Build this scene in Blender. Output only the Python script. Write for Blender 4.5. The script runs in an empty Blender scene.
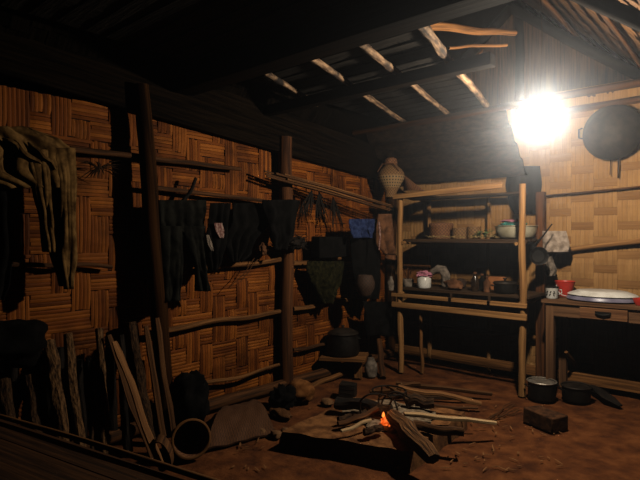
import bpy, math, random
from mathutils import Vector, Matrix, noise
random.seed(7)
sc = bpy.context.scene
COL = sc.collection
PI = math.pi
V = Vector
CAM = V((0, 0, 1.3))
TH = math.radians(40.86)
RV = V((math.cos(TH), math.sin(TH), 0)); FV = V((-math.sin(TH), math.cos(TH), 0))
FPX = 520.0
def ray(px, py): return RV * ((px - 320) / FPX) + FV + V((0, 0, (237 - py) / FPX))
def onX(px, py, X): d = ray(px, py); return CAM + d * (X / d.x)
def onY(px, py, Y): d = ray(px, py); return CAM + d * (Y / d.y)
def onZ(px, py, Z): d = ray(px, py); return CAM + d * ((Z - 1.3) / d.z)
def onT(px, py, t): return CAM + ray(px, py) * t

# ------------------------------------------------------------------ materials
MATS = {}
NEUTRAL = {'white enamel', 'blue enamel', 'red plastic', 'pink cloth', 'teal plastic', 'green leaves', 'worn aluminium', 'blue cloth', 'pale bag', 'floral cloth', 'grey cloth', 'pale tinned metal', 'black cloth', 'dark grey cloth', 'black iron'}
def wm(c): return (c[0], c[1] * .88, c[2] * .72)
def nodes_of(name):
    m = bpy.data.materials.new(name); m.use_nodes = True
    nt = m.node_tree; nt.nodes.clear()
    out = nt.nodes.new('ShaderNodeOutputMaterial')
    return m, nt, out
def ramp(nt, fac, stops):
    r = nt.nodes.new('ShaderNodeValToRGB')
    el = r.color_ramp.elements
    while len(el) < len(stops): el.new(0.5)
    for e, (p, c) in zip(el, stops): e.position = p; e.color = (*c, 1)
    nt.links.new(fac, r.inputs[0]); return r.outputs[0]
def tex(nt, coord, scale, nscale, detail=4, rough=.6):
    tc = nt.nodes.new('ShaderNodeTexCoord'); mp = nt.nodes.new('ShaderNodeMapping')
    mp.inputs['Scale'].default_value = scale
    nt.links.new(tc.outputs[coord], mp.inputs[0])
    n = nt.nodes.new('ShaderNodeTexNoise'); n.inputs['Scale'].default_value = nscale
    n.inputs['Detail'].default_value = detail; n.inputs['Roughness'].default_value = rough
    nt.links.new(mp.outputs[0], n.inputs['Vector']); return n.outputs[0]
def mixc(nt, fac, a, b, mode='MIX'):
    m = nt.nodes.new('ShaderNodeMix'); m.data_type = 'RGBA'; m.blend_type = mode
    if isinstance(fac, (int, float)): m.inputs[0].default_value = fac
    else: nt.links.new(fac, m.inputs[0])
    for i, x in ((6, a), (7, b)):
        if isinstance(x, tuple): m.inputs[i].default_value = (*x, 1)
        else: nt.links.new(x, m.inputs[i])
    return m.outputs[2]
def mat(name, stops, coord='UV', scale=(45, 2.5, 1), nscale=1.0, rough=.85, bump=.35, bdist=.01, metal=0.0, soot=None, spec=.25, detail=4, tight=.55):
    if name in MATS: return MATS[name]
    if name not in NEUTRAL: stops = [(p, wm(c)) for p, c in stops]
    m, nt, out = nodes_of(name)
    b = nt.nodes.new('ShaderNodeBsdfPrincipled')
    f = tex(nt, coord, scale, nscale, detail)
    c = ramp(nt, f, [(.5 + (p - .5) * tight, q) for p, q in stops])
    if soot:
        s = tex(nt, 'Object', (1, 1, 1), soot[0], 3)
        sf = ramp(nt, s, [(.42, (0, 0, 0)), (.62, (1, 1, 1))])
        c = mixc(nt, sf, c, soot[1])
    nt.links.new(c, b.inputs['Base Color'])
    b.inputs['Roughness'].default_value = rough; b.inputs['Metallic'].default_value = metal
    b.inputs['Specular IOR Level'].default_value = spec
    if bump:
        bp = nt.nodes.new('ShaderNodeBump'); bp.inputs['Strength'].default_value = bump; bp.inputs['Distance'].default_value = bdist
        nt.links.new(f, bp.inputs['Height']); nt.links.new(bp.outputs[0], b.inputs['Normal'])
    nt.links.new(b.outputs[0], out.inputs[0])
    MATS[name] = m; return m
def weave_mat(name, dark, mid, light, soot, sootscale=1.3, rough=.7, fib=.45):
    dark, mid, light, soot = wm(dark), wm(mid), wm(light), wm(soot)
    m, nt, out = nodes_of(name)
    b = nt.nodes.new('ShaderNodeBsdfPrincipled')
    at = nt.nodes.new('ShaderNodeAttribute'); at.attribute_name = 'tint'
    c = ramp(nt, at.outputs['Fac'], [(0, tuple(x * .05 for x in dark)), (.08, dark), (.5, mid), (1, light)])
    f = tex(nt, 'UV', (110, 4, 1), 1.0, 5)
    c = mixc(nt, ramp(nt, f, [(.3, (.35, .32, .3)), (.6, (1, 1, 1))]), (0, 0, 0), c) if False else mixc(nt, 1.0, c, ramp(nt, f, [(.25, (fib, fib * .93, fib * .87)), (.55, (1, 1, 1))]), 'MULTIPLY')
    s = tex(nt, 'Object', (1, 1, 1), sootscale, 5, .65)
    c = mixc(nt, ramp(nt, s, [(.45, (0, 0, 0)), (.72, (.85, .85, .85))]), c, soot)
    nt.links.new(c, b.inputs['Base Color'])
    b.inputs['Roughness'].default_value = rough; b.inputs['Specular IOR Level'].default_value = .15
    bp = nt.nodes.new('ShaderNodeBump'); bp.inputs['Strength'].default_value = .5; bp.inputs['Distance'].default_value = .004
    nt.links.new(f, bp.inputs['Height']); nt.links.new(bp.outputs[0], b.inputs['Normal'])
    nt.links.new(b.outputs[0], out.inputs[0]); return m
def emit_mat(name, color, strength, through=False):
    m, nt, out = nodes_of(name)
    e = nt.nodes.new('ShaderNodeEmission'); e.inputs[0].default_value = (*color, 1); e.inputs[1].default_value = strength
    if through:
        t = nt.nodes.new('ShaderNodeBsdfTransparent'); a = nt.nodes.new('ShaderNodeAddShader')
        nt.links.new(e.outputs[0], a.inputs[0]); nt.links.new(t.outputs[0], a.inputs[1]); nt.links.new(a.outputs[0], out.inputs[0])
    else: nt.links.new(e.outputs[0], out.inputs[0])
    return m

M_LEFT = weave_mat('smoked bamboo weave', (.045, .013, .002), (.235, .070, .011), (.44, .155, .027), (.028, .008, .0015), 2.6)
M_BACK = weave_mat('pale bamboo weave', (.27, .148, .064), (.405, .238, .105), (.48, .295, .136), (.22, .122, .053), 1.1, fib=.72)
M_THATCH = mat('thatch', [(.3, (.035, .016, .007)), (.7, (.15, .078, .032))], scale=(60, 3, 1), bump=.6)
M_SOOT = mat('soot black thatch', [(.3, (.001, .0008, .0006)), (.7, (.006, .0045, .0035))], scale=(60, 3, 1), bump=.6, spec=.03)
M_LOFT = mat('soot black mat', [(.3, (.004, .004, .0045)), (.7, (.022, .021, .021))], scale=(50, 5, 1), bump=.6, spec=.08)
M_BEAM = mat('smoked beam', [(.3, (.0015, .001, .0008)), (.7, (.009, .006, .004))], scale=(30, 1.5, 1), spec=.04)
M_POST = mat('brown post', [(.3, (.03, .011, .004)), (.7, (.15, .06, .02))], scale=(30, 1.2, 1))
M_POSTB = mat('dark smoked post', [(.3, (.008, .0035, .0015)), (.7, (.05, .022, .008))], scale=(30, 1.2, 1), spec=.06)
M_RAIL = mat('brown rail', [(.3, (.08, .036, .012)), (.7, (.29, .14, .05))], scale=(40, 1.6, 1))
M_RAILD = mat('dark rail', [(.3, (.025, .011, .004)), (.7, (.13, .056, .02))], scale=(40, 1.6, 1))
M_LOFTP = mat('loft bamboo', [(.3, (.05, .028, .018)), (.72, (.40, .28, .19))], scale=(40, 5.0, 1), bump=.7, soot=(5.5, (.014, .010, .008)))
M_WOOD = mat('shelf timber', [(.25, (.17, .085, .032)), (.75, (.44, .25, .105))], scale=(38, 1.4, 1))
M_TABLE = mat('table timber', [(.25, (.07, .035, .018)), (.75, (.20, .11, .06))], scale=(38, 1.4, 1))
M_BOARD = mat('dark board', [(.25, (.02, .012, .007)), (.75, (.07, .04, .02))], scale=(38, 1.4, 1))
M_BARK = mat('bark', [(.3, (.014, .007, .0035)), (.7, (.085, .045, .02))], scale=(60, 22, 1), bump=1, bdist=.02, detail=6)
M_BARKP = mat('pale bark', [(.3, (.02, .010, .005)), (.7, (.23, .13, .06))], scale=(55, 20, 1), bump=1, bdist=.02, detail=6)
M_SPLIT = mat('split wood', [(.25, (.12, .052, .02)), (.75, (.38, .20, .085))], scale=(70, 1.5, 1), bump=.6)
M_SPLITD = mat('split wood brown', [(.25, (.035, .015, .006)), (.75, (.17, .08, .03))], scale=(60, 1.5, 1), bump=.7)
M_PALE = mat('peeled wood', [(.25, (.40, .27, .15)), (.75, (.72, .56, .36))], scale=(60, 1.5, 1), bump=.4)
M_CRACK = mat('cracked log', [(.3, (.012, .006, .003)), (.5, (.13, .062, .024)), (.75, (.30, .16, .07))], scale=(70, 5, 1), bump=1, bdist=.02, detail=6)
M_CHAR = mat('charred wood', [(.3, (.002, .0016, .0012)), (.7, (.016, .011, .008))], scale=(30, 6, 1), bump=.9, bdist=.02)
M_FLOOR = mat('packed earth', [(.3, (.06, .019, .006)), (.5, (.125, .042, .012)), (.72, (.21, .078, .025))], coord='Object', scale=(1, 1, 1), nscale=7, bump=1, bdist=.03, rough=.95, detail=14, tight=.8)
M_CLAY = mat('hearth clay', [(.3, (.095, .04, .014)), (.7, (.27, .13, .052))], coord='Object', scale=(1, 1, 1), nscale=12, bump=.7, bdist=.015, rough=.95, detail=8)
M_ASH = mat('ash', [(.3, (.10, .08, .06)), (.7, (.34, .28, .22))], coord='Object', scale=(1, 1, 1), nscale=30, bump=.8, bdist=.01, rough=1, detail=8)
M_STONE = mat('stone', [(.3, (.10, .055, .03)), (.7, (.26, .15, .08))], coord='Object', scale=(1, 1, 1), nscale=14, bump=.6, rough=.95, detail=7)
M_BRICK = mat('sooty brick', [(.3, (.025, .011, .005)), (.7, (.10, .045, .02))], coord='Object', scale=(1, 1, 1), nscale=18, bump=.5, rough=.95, detail=7)
M_IRON = mat('black iron', [(.3, (.002, .0017, .0015)), (.7, (.009, .0075, .006))], coord='Object', scale=(1, 1, 1), nscale=25, bump=.3, rough=.6, metal=.2)
M_WOK = mat('grey worn iron', [(.3, (.012, .010, .009)), (.7, (.034, .028, .025))], coord='Object', scale=(1, 1, 1), nscale=14, bump=.2, rough=.6, metal=.2)
M_STEEL = mat('worn aluminium', [(.3, (.28, .24, .20)), (.7, (.5, .45, .38))], coord='Object', scale=(1, 1, 1), nscale=20, bump=.15, rough=.42, metal=.7)
M_WHITE = mat('white enamel', [(.3, (.55, .52, .47)), (.7, (.78, .75, .70))], coord='Object', scale=(1, 1, 1), nscale=8, bump=0, rough=.3, spec=.5)
M_BLUE = mat('blue enamel', [(.3, (.12, .11, .17)), (.7, (.24, .22, .30))], coord='Object', scale=(1, 1, 1), nscale=8, bump=0, rough=.35, spec=.5)
M_RED = mat('red plastic', [(.3, (.50, .03, .02)), (.7, (.65, .05, .03))], coord='Object', scale=(1, 1, 1), nscale=8, bump=0, rough=.4, spec=.5)
M_PINK = mat('pink cloth', [(.3, (.35, .10, .16)), (.7, (.62, .25, .32))], coord='Object', scale=(1, 1, 1), nscale=40, bump=.2)
M_TEAL = mat('teal plastic', [(.3, (.05, .24, .20)), (.7, (.12, .42, .36))], coord='Object', scale=(1, 1, 1), nscale=20, bump=.2, rough=.5)
M_GREEN = mat('green leaves', [(.3, (.05, .09, .03)), (.7, (.17, .24, .09))], coord='Object', scale=(1, 1, 1), nscale=40, bump=.2)
M_STRAW = mat('dry straw', [(.3, (.26, .18, .08)), (.7, (.52, .40, .20))], coord='Object', scale=(1, 1, 1), nscale=40, bump=.2)
def basket_mat(name, dark, light, nu=60, nv=60):
    if name in MATS: return MATS[name]
    dark, light = wm(dark), wm(light)
    m, nt, out = nodes_of(name)
    b = nt.nodes.new('ShaderNodeBsdfPrincipled'); b.inputs['Roughness'].default_value = .8
    tc = nt.nodes.new('ShaderNodeTexCoord'); mp = nt.nodes.new('ShaderNodeMapping'); mp.inputs['Scale'].default_value = (nu, nv, 1)
    nt.links.new(tc.outputs['UV'], mp.inputs[0])
    ck = nt.nodes.new('ShaderNodeTexChecker'); ck.inputs['Scale'].default_value = 1.0
    nt.links.new(mp.outputs[0], ck.inputs[0])
    n = tex(nt, 'UV', (50, 50, 1), 1, 4)
    c = mixc(nt, ck.outputs['Fac'], dark, light)
    c = mixc(nt, 1.0, c, ramp(nt, n, [(.3, (.55, .5, .45)), (.65, (1, 1, 1))]), 'MULTIPLY')
    nt.links.new(c, b.inputs['Base Color'])
    bp = nt.nodes.new('ShaderNodeBump'); bp.inputs['Strength'].default_value = .6; bp.inputs['Distance'].default_value = .006
    nt.links.new(ck.outputs['Fac'], bp.inputs['Height']); nt.links.new(bp.outputs[0], b.inputs['Normal'])
    nt.links.new(b.outputs[0], out.inputs[0]); MATS[name] = m; return m
M_BASKET = basket_mat('basket weave', (.15, .08, .032), (.33, .20, .09))
M_BASKETB = basket_mat('brown basket weave', (.12, .05, .022), (.30, .145, .065))
M_BASKETD = basket_mat('dark basket weave', (.02, .01, .006), (.07, .035, .018))
M_MAT = basket_mat('mat weave', (.075, .03, .010), (.14, .062, .022), 90, 30)
def cloth(name, c1, c2, ns=12): return mat(name, [(.3, c1), (.7, c2)], coord='Object', scale=(1, 1, 1), nscale=ns, bump=.5, bdist=.012, rough=.95, spec=.1, detail=5)
M_OLIVE = cloth('olive cloth', (.06, .034, .013), (.23, .14, .055))
M_PURPLE = cloth('purple lining', (.006, .0015, .002), (.02, .005, .007))
M_BLACK = cloth('black cloth', (.0008, .0008, .0008), (.0045, .004, .0038))
M_DGREY = cloth('dark grey cloth', (.003, .003, .0026), (.012, .0115, .009))
M_DBLUE = cloth('blue cloth', (.010, .017, .06), (.030, .048, .13), 30)
M_BROWNC = cloth('brown cloth', (.06, .03, .018), (.18, .088, .05))
M_SACK = cloth('tan sack', (.12, .05, .017), (.24, .11, .042), 20)
M_WCLOTH = cloth('pale bag', (.28, .21, .16), (.46, .36, .29), 25)
M_GREYC = cloth('grey cloth', (.10, .08, .065), (.27, .215, .17), 25)
M_ROSE = cloth('floral cloth', (.14, .05, .045), (.36, .24, .20), 60)
M_KHAKI = cloth('dark green net', (.004, .005, .002), (.022, .022, .009), 40)

# ------------------------------------------------------------------ mesh builder
class MB:
    def __init__(s): s.v = []; s.f = []; s.uv = []; s.t = []
    def face(s, idx, uvs, tint=.5): s.f.append(idx); s.uv.append(uvs); s.t.append(tint)
    def box(s, c, size, rot=None, jit=0.0, tint=.5):
        c = V(c); hx, hy, hz = [x / 2 for x in size]; R = rot or Matrix.Identity(3)
        b = len(s.v)
        for x in (-1, 1):
            for y in (-1, 1):
                for z in (-1, 1):
                    p = V((x * hx, y * hy, z * hz)) + V([random.uniform(-jit, jit) for _ in range(3)])
                    s.v.append(c + R @ p)
        L = max(range(3), key=lambda i: size[i])
        for q in ((0, 1, 3, 2), (4, 6, 7, 5), (0, 4, 5, 1), (2, 3, 7, 6), (0, 2, 6, 4), (1, 5, 7, 3)):
            uv = []
            for k in q:
                co = [(1 if k & 4 else -1) * hx, (1 if k & 2 else -1) * hy, (1 if k & 1 else -1) * hz]
                oth = [co[i] for i in range(3) if i != L]
                uv.append((oth[0] + oth[1] * 1.3, co[L]))
            s.face([b + k for k in q], uv, tint)
        return s
    def tube(s, pts, radii, seg=12, flat=1.0, up=None, rough=0.0, cap=True, shape=None, seed=0.0):
        pts = [V(p) for p in pts]; n = len(pts)
        if isinstance(radii, (int, float)): radii = [radii] * n
        b = len(s.v); L = 0.0; Ls = []
        ref = V(up) if up else None
        prevN = None
        for i, p in enumerate(pts):
            if i: L += (p - pts[i - 1]).length
            Ls.append(L)
            T = (pts[min(i + 1, n - 1)] - pts[max(i - 1, 0)])
            T = T.normalized() if T.length > 1e-9 else V((0, 0, 1))
            if prevN is None:
                a = ref if ref else (V((0, 0, 1)) if abs(T.z) < .9 else V((1, 0, 0)))
                N = (a - T * a.dot(T)).normalized()
            else: N = (prevN - T * prevN.dot(T)).normalized()
            prevN = N; B = T.cross(N)
            for k in range(seg):
                a = 2 * PI * k / seg
                rr = radii[i] * (shape[k % len(shape)] if shape else 1.0)
                if rough: rr *= 1 + rough * noise.noise(V((math.cos(a) * 1.3 + seed, math.sin(a) * 1.3, Ls[i] * 9 + seed * 3)))
                s.v.append(p + N * (math.cos(a) * rr * flat) + B * (math.sin(a) * rr))
        rm = sum(radii) / n
        for i in range(n - 1):
            for k in range(seg):
                k2 = (k + 1) % seg
                u0, u1 = k / seg * 2 * PI * rm, (k + 1) / seg * 2 * PI * rm
                s.face([b + i * seg + k, b + i * seg + k2, b + (i + 1) * seg + k2, b + (i + 1) * seg + k],
                       [(u0, Ls[i]), (u1, Ls[i]), (u1, Ls[i + 1]), (u0, Ls[i + 1])])
        if cap:
            for i, rev in ((0, True), (n - 1, False)):
                idx = [b + i * seg + k for k in range(seg)]
                uv = [(math.cos(2 * PI * k / seg) * rm, math.sin(2 * PI * k / seg) * rm * .1) for k in range(seg)]
                if rev: idx.reverse(); uv.reverse()
                s.face(idx, uv)
        return s
    def lathe(s, c, prof, seg=28, M=None, ripple=0.0, seed=0.0):
        """prof: (radius, height) pairs from bottom to top about +Z (or M @)"""
        c = V(c); M = M or Matrix.Identity(3); b = len(s.v); L = 0; Ls = []
        for i, (r, h) in enumerate(prof):
            if i: L += math.hypot(r - prof[i - 1][0], h - prof[i - 1][1])
            Ls.append(L)
            for k in range(seg):
                a = 2 * PI * k / seg
                rr = r * (1 + ripple * noise.noise(V((math.cos(a) * 1.5 + seed, math.sin(a) * 1.5, h * 8))))
                s.v.append(c + M @ V((rr * math.cos(a), rr * math.sin(a), h)))
        rm = max(r for r, h in prof)
        for i in range(len(prof) - 1):
            for k in range(seg):
                k2 = (k + 1) % seg
                u0, u1 = k / seg * 2 * PI * rm, (k + 1) / seg * 2 * PI * rm
                s.face([b + i * seg + k, b + i * seg + k2, b + (i + 1) * seg + k2, b + (i + 1) * seg + k],
                       [(u0, Ls[i]), (u1, Ls[i]), (u1, Ls[i + 1]), (u0, Ls[i + 1])])
        for i, rev in ((0, True), (len(prof) - 1, False)):
            if prof[i][0] > 1e-4:
                idx = [b + i * seg + k for k in range(seg)]
                if rev: idx.reverse()
                s.face(idx, [(0, 0)] * seg)
        return s
    def grid(s, fn, nu, nv, usc=1.0, vsc=1.0, thick=0.0):
        """fn(u,v)->point for u,v in 0..1; thick>0 closes it as a shell"""
        b = len(s.v); P = [[V(fn(i / nu, j / nv)) for i in range(nu + 1)] for j in range(nv + 1)]
        for row in P: s.v.extend(row)
        W = nu + 1
        def q(o, flip):
            for j in range(nv):
                for i in range(nu):
                    idx = [o + j * W + i, o + j * W + i + 1, o + (j + 1) * W + i + 1, o + (j + 1) * W + i]
                    uv = [(i / nu * usc, j / nv * vsc), ((i + 1) / nu * usc, j / nv * vsc), ((i + 1) / nu * usc, (j + 1) / nv * vsc), (i / nu * usc, (j + 1) / nv * vsc)]
                    if flip: idx.reverse(); uv.reverse()
                    s.face(idx, uv)
        q(b, False)
        if thick:
            o = len(s.v)
            for j in range(nv + 1):
                for i in range(nu + 1):
                    du = P[j][min(i + 1, nu)] - P[j][max(i - 1, 0)]; dv = P[min(j + 1, nv)][i] - P[max(j - 1, 0)][i]
                    N = du.cross(dv); N = N.normalized() if N.length > 1e-12 else V((0, 0, 1))
                    s.v.append(P[j][i] - N * thick)
            q(o, True)
            loop = [i for i in range(W)] + [j * W + nu for j in range(1, nv + 1)] + [nv * W + i for i in range(nu - 1, -1, -1)] + [j * W for j in range(nv - 1, 0, -1)]
            for a, c in zip(loop, loop[1:] + loop[:1]):
                s.face([b + c, b + a, o + a, o + c], [(0, 0), (.01, 0), (.01, .01), (0, .01)])
        return s
    def blob(s, c, r, seed=0.0, amp=.25, freq=1.6, nu=24, nv=14, floor=None, M=None):
        c = V(c); b = len(s.v); M = M or Matrix.Identity(3)
        for j in range(nv + 1):
            ph = PI * j / nv
            for i in range(nu):
                a = 2 * PI * i / nu
                d = V((math.sin(ph) * math.cos(a), math.sin(ph) * math.sin(a), -math.cos(ph)))
                k = 1 + amp * noise.fractal(d * freq + V((seed, seed * .7, 1.3)), .9, 2.0, 3)
                p = c + M @ V((d.x * r[0] * k, d.y * r[1] * k, d.z * r[2] * k))
                if floor is not None and p.z < floor: p.z = floor + .0005 * j
                s.v.append(p)
        for j in range(nv):
            for i in range(nu):
                i2 = (i + 1) % nu
                s.face([b + j * nu + i, b + j * nu + i2, b + (j + 1) * nu + i2, b + (j + 1) * nu + i],
                       [(i / nu, j / nv), ((i + 1) / nu, j / nv), ((i + 1) / nu, (j + 1) / nv), (i / nu, (j + 1) / nv)])
        return s
    def build(s, name, m, parent=None, smooth=True, bevel=0.0, sharp=40):
        if parent is not None:
            o0 = V((0, 0, 0)); p = parent
            while p is not None: o0 += p.location; p = p.parent
        else:
            xs = [p.x for p in s.v]; ys = [p.y for p in s.v]; zs = [p.z for p in s.v]
            o0 = V(((min(xs) + max(xs)) / 2, (min(ys) + max(ys)) / 2, min(zs)))
        me = bpy.data.meshes.new(name)
        me.from_pydata([tuple(p - o0) for p in s.v], [], s.f)
        uvl = me.uv_layers.new(name='UVMap'); k = 0
        at = me.attributes.new('tint', 'FLOAT', 'FACE')
        flat = []
        for u in s.uv: flat.extend(u)
        for i, u in enumerate(flat): uvl.data[i].uv = u
        at.data.foreach_set('value', s.t)
        me.materials.append(m)
        me.validate(); me.update()
        o = bpy.data.objects.new(name, me); COL.objects.link(o)
        if parent is not None: o.parent = parent
        else: o.location = o0
        if smooth:
            me.shade_smooth()
            try: me.set_sharp_from_angle(angle=math.radians(sharp))
            except Exception: pass
        if bevel:
            bm = o.modifiers.new('bevel', 'BEVEL'); bm.width = bevel; bm.segments = 2; bm.limit_method = 'ANGLE'
        return o
def tag(o, label, cat, group=None, kind=None):
    o['label'] = label; o['category'] = cat
    if group: o['group'] = group
    if kind: o['kind'] = kind
    return o
def thing(name, loc, label, cat, group=None):
    o = bpy.data.objects.new(name, None); COL.objects.link(o); o.location = V(loc); o.empty_display_size = .1
    return tag(o, label, cat, group)
def part(o, label): o['label'] = label; return o
def lerp(a, b, t): return a + (b - a) * t
def polyl(tab, t):
    """piecewise-linear lookup in [(t, a, b, ...)]"""
    for p, q in zip(tab, tab[1:]):
        if t <= q[0]:
            k = (t - p[0]) / max(q[0] - p[0], 1e-9)
            k = k * k * (3 - 2 * k) * .5 + k * .5
            return [lerp(x, y, k) for x, y in zip(p[1:], q[1:])]
    return list(tab[-1][1:])
def pathpts(p0, p1, n, bend=0.0, seed=0.0, sag=0.0):
    p0, p1 = V(p0), V(p1); d = p1 - p0; T = d.normalized()
    A = T.cross(V((0, 0, 1)) if abs(T.z) < .9 else V((1, 0, 0))).normalized(); B = T.cross(A)
    out = []
    for i in range(n):
        t = i / (n - 1)
        w = bend * math.sin(PI * t)
        out.append(p0 + d * t + A * (w * noise.noise(V((seed + t * 2.2, 3.1, 0)))*2) + B * (w * noise.noise(V((seed + t * 2.2, 9.7, 0)))*2) - V((0, 0, sag * 4 * t * (1 - t))))
    return out
def pole_mb(p0, p1, r0, r1=None, bend=.02, seed=None, rough=.12, nodes=0.0, n=18, seg=12, mb=None, sag=0.0):
    seed = random.uniform(0, 90) if seed is None else seed; r1 = r1 or r0
    if nodes: n = max(n, 40)
    pts = pathpts(p0, p1, n, bend, seed, sag); L = (V(p1) - V(p0)).length; rad = []
    for i in range(n):
        r = lerp(r0, r1, i / (n - 1))
        if nodes:
            ph = (i / (n - 1) * L / nodes) % 1.0
            if ph < .09: r *= 1.16
        rad.append(r)
    mb = mb or MB(); mb.tube(pts, rad, seg, rough=rough, seed=seed); return mb
def split_mb(p0, p1, w, seed, n=7, flat=.8, mb=None):
    rnd = random.Random(seed); shp = [rnd.uniform(.65, 1.15) for _ in range(6)]
    pts = pathpts(p0, p1, n, w * .5, seed)
    rad = [w * rnd.uniform(.88, 1.08) for _ in range(n)]; rad[0] *= .85; rad[-1] *= .8
    mb = mb or MB(); mb.tube(pts, rad, 6, flat=flat, shape=shp, rough=.12, seed=seed); return mb

# ------------------------------------------------------------------ setting
XW, YW = -3.22, 4.9            # left wall and back wall planes
def floor_fn(u, v):
    x, y = lerp(-3.4, 1.4, u), lerp(-1.4, 5.0, v)
    return (x, y, .012 * noise.noise(V((x * 1.7, y * 1.7, 0))) + .006 * noise.noise(V((x * 6, y * 6, 2))) - .012)
o = MB().grid(floor_fn, 120, 150).build('floor', M_FLOOR); tag(o, 'bare reddish brown packed earth floor of the hut', 'floor', kind='structure')

def strip(mb, org, U, N, W, u0, u1, v0, v1, along_u, h, tint):
    n = 4; b = len(mb.v); L = (u1 - u0) if along_u else (v1 - v0)
    ou, ov = random.uniform(0, 5), random.uniform(0, 50)
    for i in range(n + 1):
        t = i / n; hh = h * math.sin(PI * t) ** .7 if 0 < t < 1 else -.003
        for k, e in enumerate((0.0, .5, 1.0)):
            e2 = hh + (.0025 if k == 1 else 0)
            if along_u: u, v = lerp(u0, u1, t), lerp(v0, v1, e)
            else: u, v = lerp(u0, u1, e), lerp(v0, v1, t)
            mb.v.append(org + U * u + W * v + N * e2)
    wd = (v1 - v0) if along_u else (u1 - u0)
    for i in range(n):
        for k in range(2):
            idx = [b + i * 3 + k, b + i * 3 + k + 1, b + (i + 1) * 3 + k + 1, b + (i + 1) * 3 + k]
            uv = [(ou + k * wd / 2, ov + L * i / n), (ou + (k + 1) * wd / 2, ov + L * i / n), (ou + (k + 1) * wd / 2, ov + L * (i + 1) / n), (ou + k * wd / 2, ov + L * (i + 1) / n)]
            if not along_u: pass
            mb.face(idx, uv, tint)
def backing(mb, org, U, N, W, wu, wv):
    b = len(mb.v)
    for d in (-.012, -.03):
        for (u, v) in ((0, 0), (wu, 0), (wu, wv), (0, wv)): mb.v.append(org + U * u + W * v + N * d)
    mb.face([b, b + 1, b + 2, b + 3], [(0, 0)] * 4, 0.0); mb.face([b + 7, b + 6, b + 5, b + 4], [(0, 0)] * 4, 0.0)
    for i in range(4):
        j = (i + 1) % 4; mb.face([b + i, b + 4 + i, b + 4 + j, b + j], [(0, 0)] * 4, 0.0)
# left wall: stepped basket weave in blocks of four strips
mb = MB(); org = V((XW, -.6, .02)); U, W, N = V((0, 1, 0)), V((0, 0, 1)), V((1, 0, 0))
bs, ns = .118, 5; WU = 5.5; NI, NJ = int(WU / bs) + 1, 18; WV = NJ * bs; s_ = bs / ns
backing(mb, org, U, N, W, WU, WV)
shift = [0] * NJ
_r = random.Random(12); _flip = {(_r.randrange(60), _r.randrange(20)) for _ in range(110)}
isH = lambda I, J: ((I + J + (I // 7)) % 4 < 2) != ((I, J) in _flip)
for J in range(NJ):
    I = 0
    while I < NI:
        if isH(I, J):
            K = I
            while K < NI and isH(K, J): K += 1
            for k in range(ns):
                g = random.uniform(.0003, .0022)
                strip(mb, org, U, N, W, I * bs + random.uniform(-.012, .008), min(K * bs, WU) + random.uniform(-.008, .012), J * bs + k * s_ + g, min(J * bs + (k + 1) * s_ - g, WV), True, .005, random.choice((.35, .5, .6, .7, .8, .95)) + random.uniform(-.06, .05))
            I = K
        else: I += 1
for I in range(NI):
    J = 0
    while J < NJ:
        if not isH(I, J):
            K = J
            while K < NJ and not isH(I, K): K += 1
            for k in range(ns):
                g = random.uniform(.0003, .0022)
                strip(mb, org, U, N, W, I * bs + k * s_ + g, min(I * bs + (k + 1) * s_ - g, WU), J * bs + random.uniform(-.012, .008), min(K * bs + random.uniform(-.008, 0), WV), False, .005, random.choice((.3, .45, .55, .65, .8)) + random.uniform(-.06, .06))
            J = K
        else: J += 1
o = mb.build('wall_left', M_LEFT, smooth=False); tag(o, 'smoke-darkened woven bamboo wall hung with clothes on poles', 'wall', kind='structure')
# back wall: upright bands with staggered crosswise rectangles
mb = MB(); org = V((-3.3, YW, .02)); U, W, N = V((1, 0, 0)), V((0, 0, 1)), V((0, -1, 0))
uc, pr, rh = .18, .122, .066; WU, WV = 4.5, 2.5
backing(mb, org, U, N, W, WU, WV)
for c in range(int(WU / uc)):
    cuts = []
    for r in range(int(WV / pr)):
        if (c + r) % 2 == 0:
            strip(mb, org, U, N, W, c * uc - .004, (c + 1) * uc + .004, r * pr + .001, r * pr + rh - .001, True, .003, random.uniform(.12, .36))
            cuts.append(r * pr)
    for k in range(5):
        z0 = 0.0; tn = random.uniform(.5, .95)
        for zc in cuts + [WV]:
            if zc - z0 > .01:
                strip(mb, org, U, N, W, c * uc + k * uc / 5 + random.uniform(.0001, .0007), c * uc + (k + 1) * uc / 5 - random.uniform(.0001, .0007), z0, zc, False, .004, min(1, tn + random.uniform(-.07, .07)))
            z0 = zc + rh
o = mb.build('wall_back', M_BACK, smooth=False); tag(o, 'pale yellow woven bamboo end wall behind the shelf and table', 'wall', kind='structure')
# gable above the back wall
XR, ZR = -1.80, 3.50
def roofz(x): return ZR - .815 * (x - XR) if x > XR else ZR - .84 * (XR - x)
mb = MB()
for i in range(60):
    x0, x1 = lerp(-3.2, .95, i / 60), lerp(-3.2, .95, (i + 1) / 60)
    za, zb = roofz(x0) - .02, roofz(x1) - .02
    if max(za, zb) < 2.52: continue
    b = len(mb.v); yy = YW + .01 + random.uniform(-.012, .012)
    for (x, z) in ((x0, 2.5), (x1, 2.5), (x1, max(zb, 2.51)), (x0, max(za, 2.51))): mb.v.append(V((x, yy, z)))
    for (x, z) in ((x0, 2.5), (x1, 2.5), (x1, max(zb, 2.51)), (x0, max(za, 2.51))): mb.v.append(V((x, yy + .03, z)))
    mb.face([b, b + 1, b + 2, b + 3], [(x0, 0), (x1, 0), (x1, zb - 2.5), (x0, za - 2.5)])
    mb.face([b + 7, b + 6, b + 5, b + 4], [(x0, 0)] * 4)
    for k in range(4):
        j = (k + 1) % 4; mb.face([b + j, b + k, b + 4 + k, b + 4 + j], [(x0, 0)] * 4)
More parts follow.
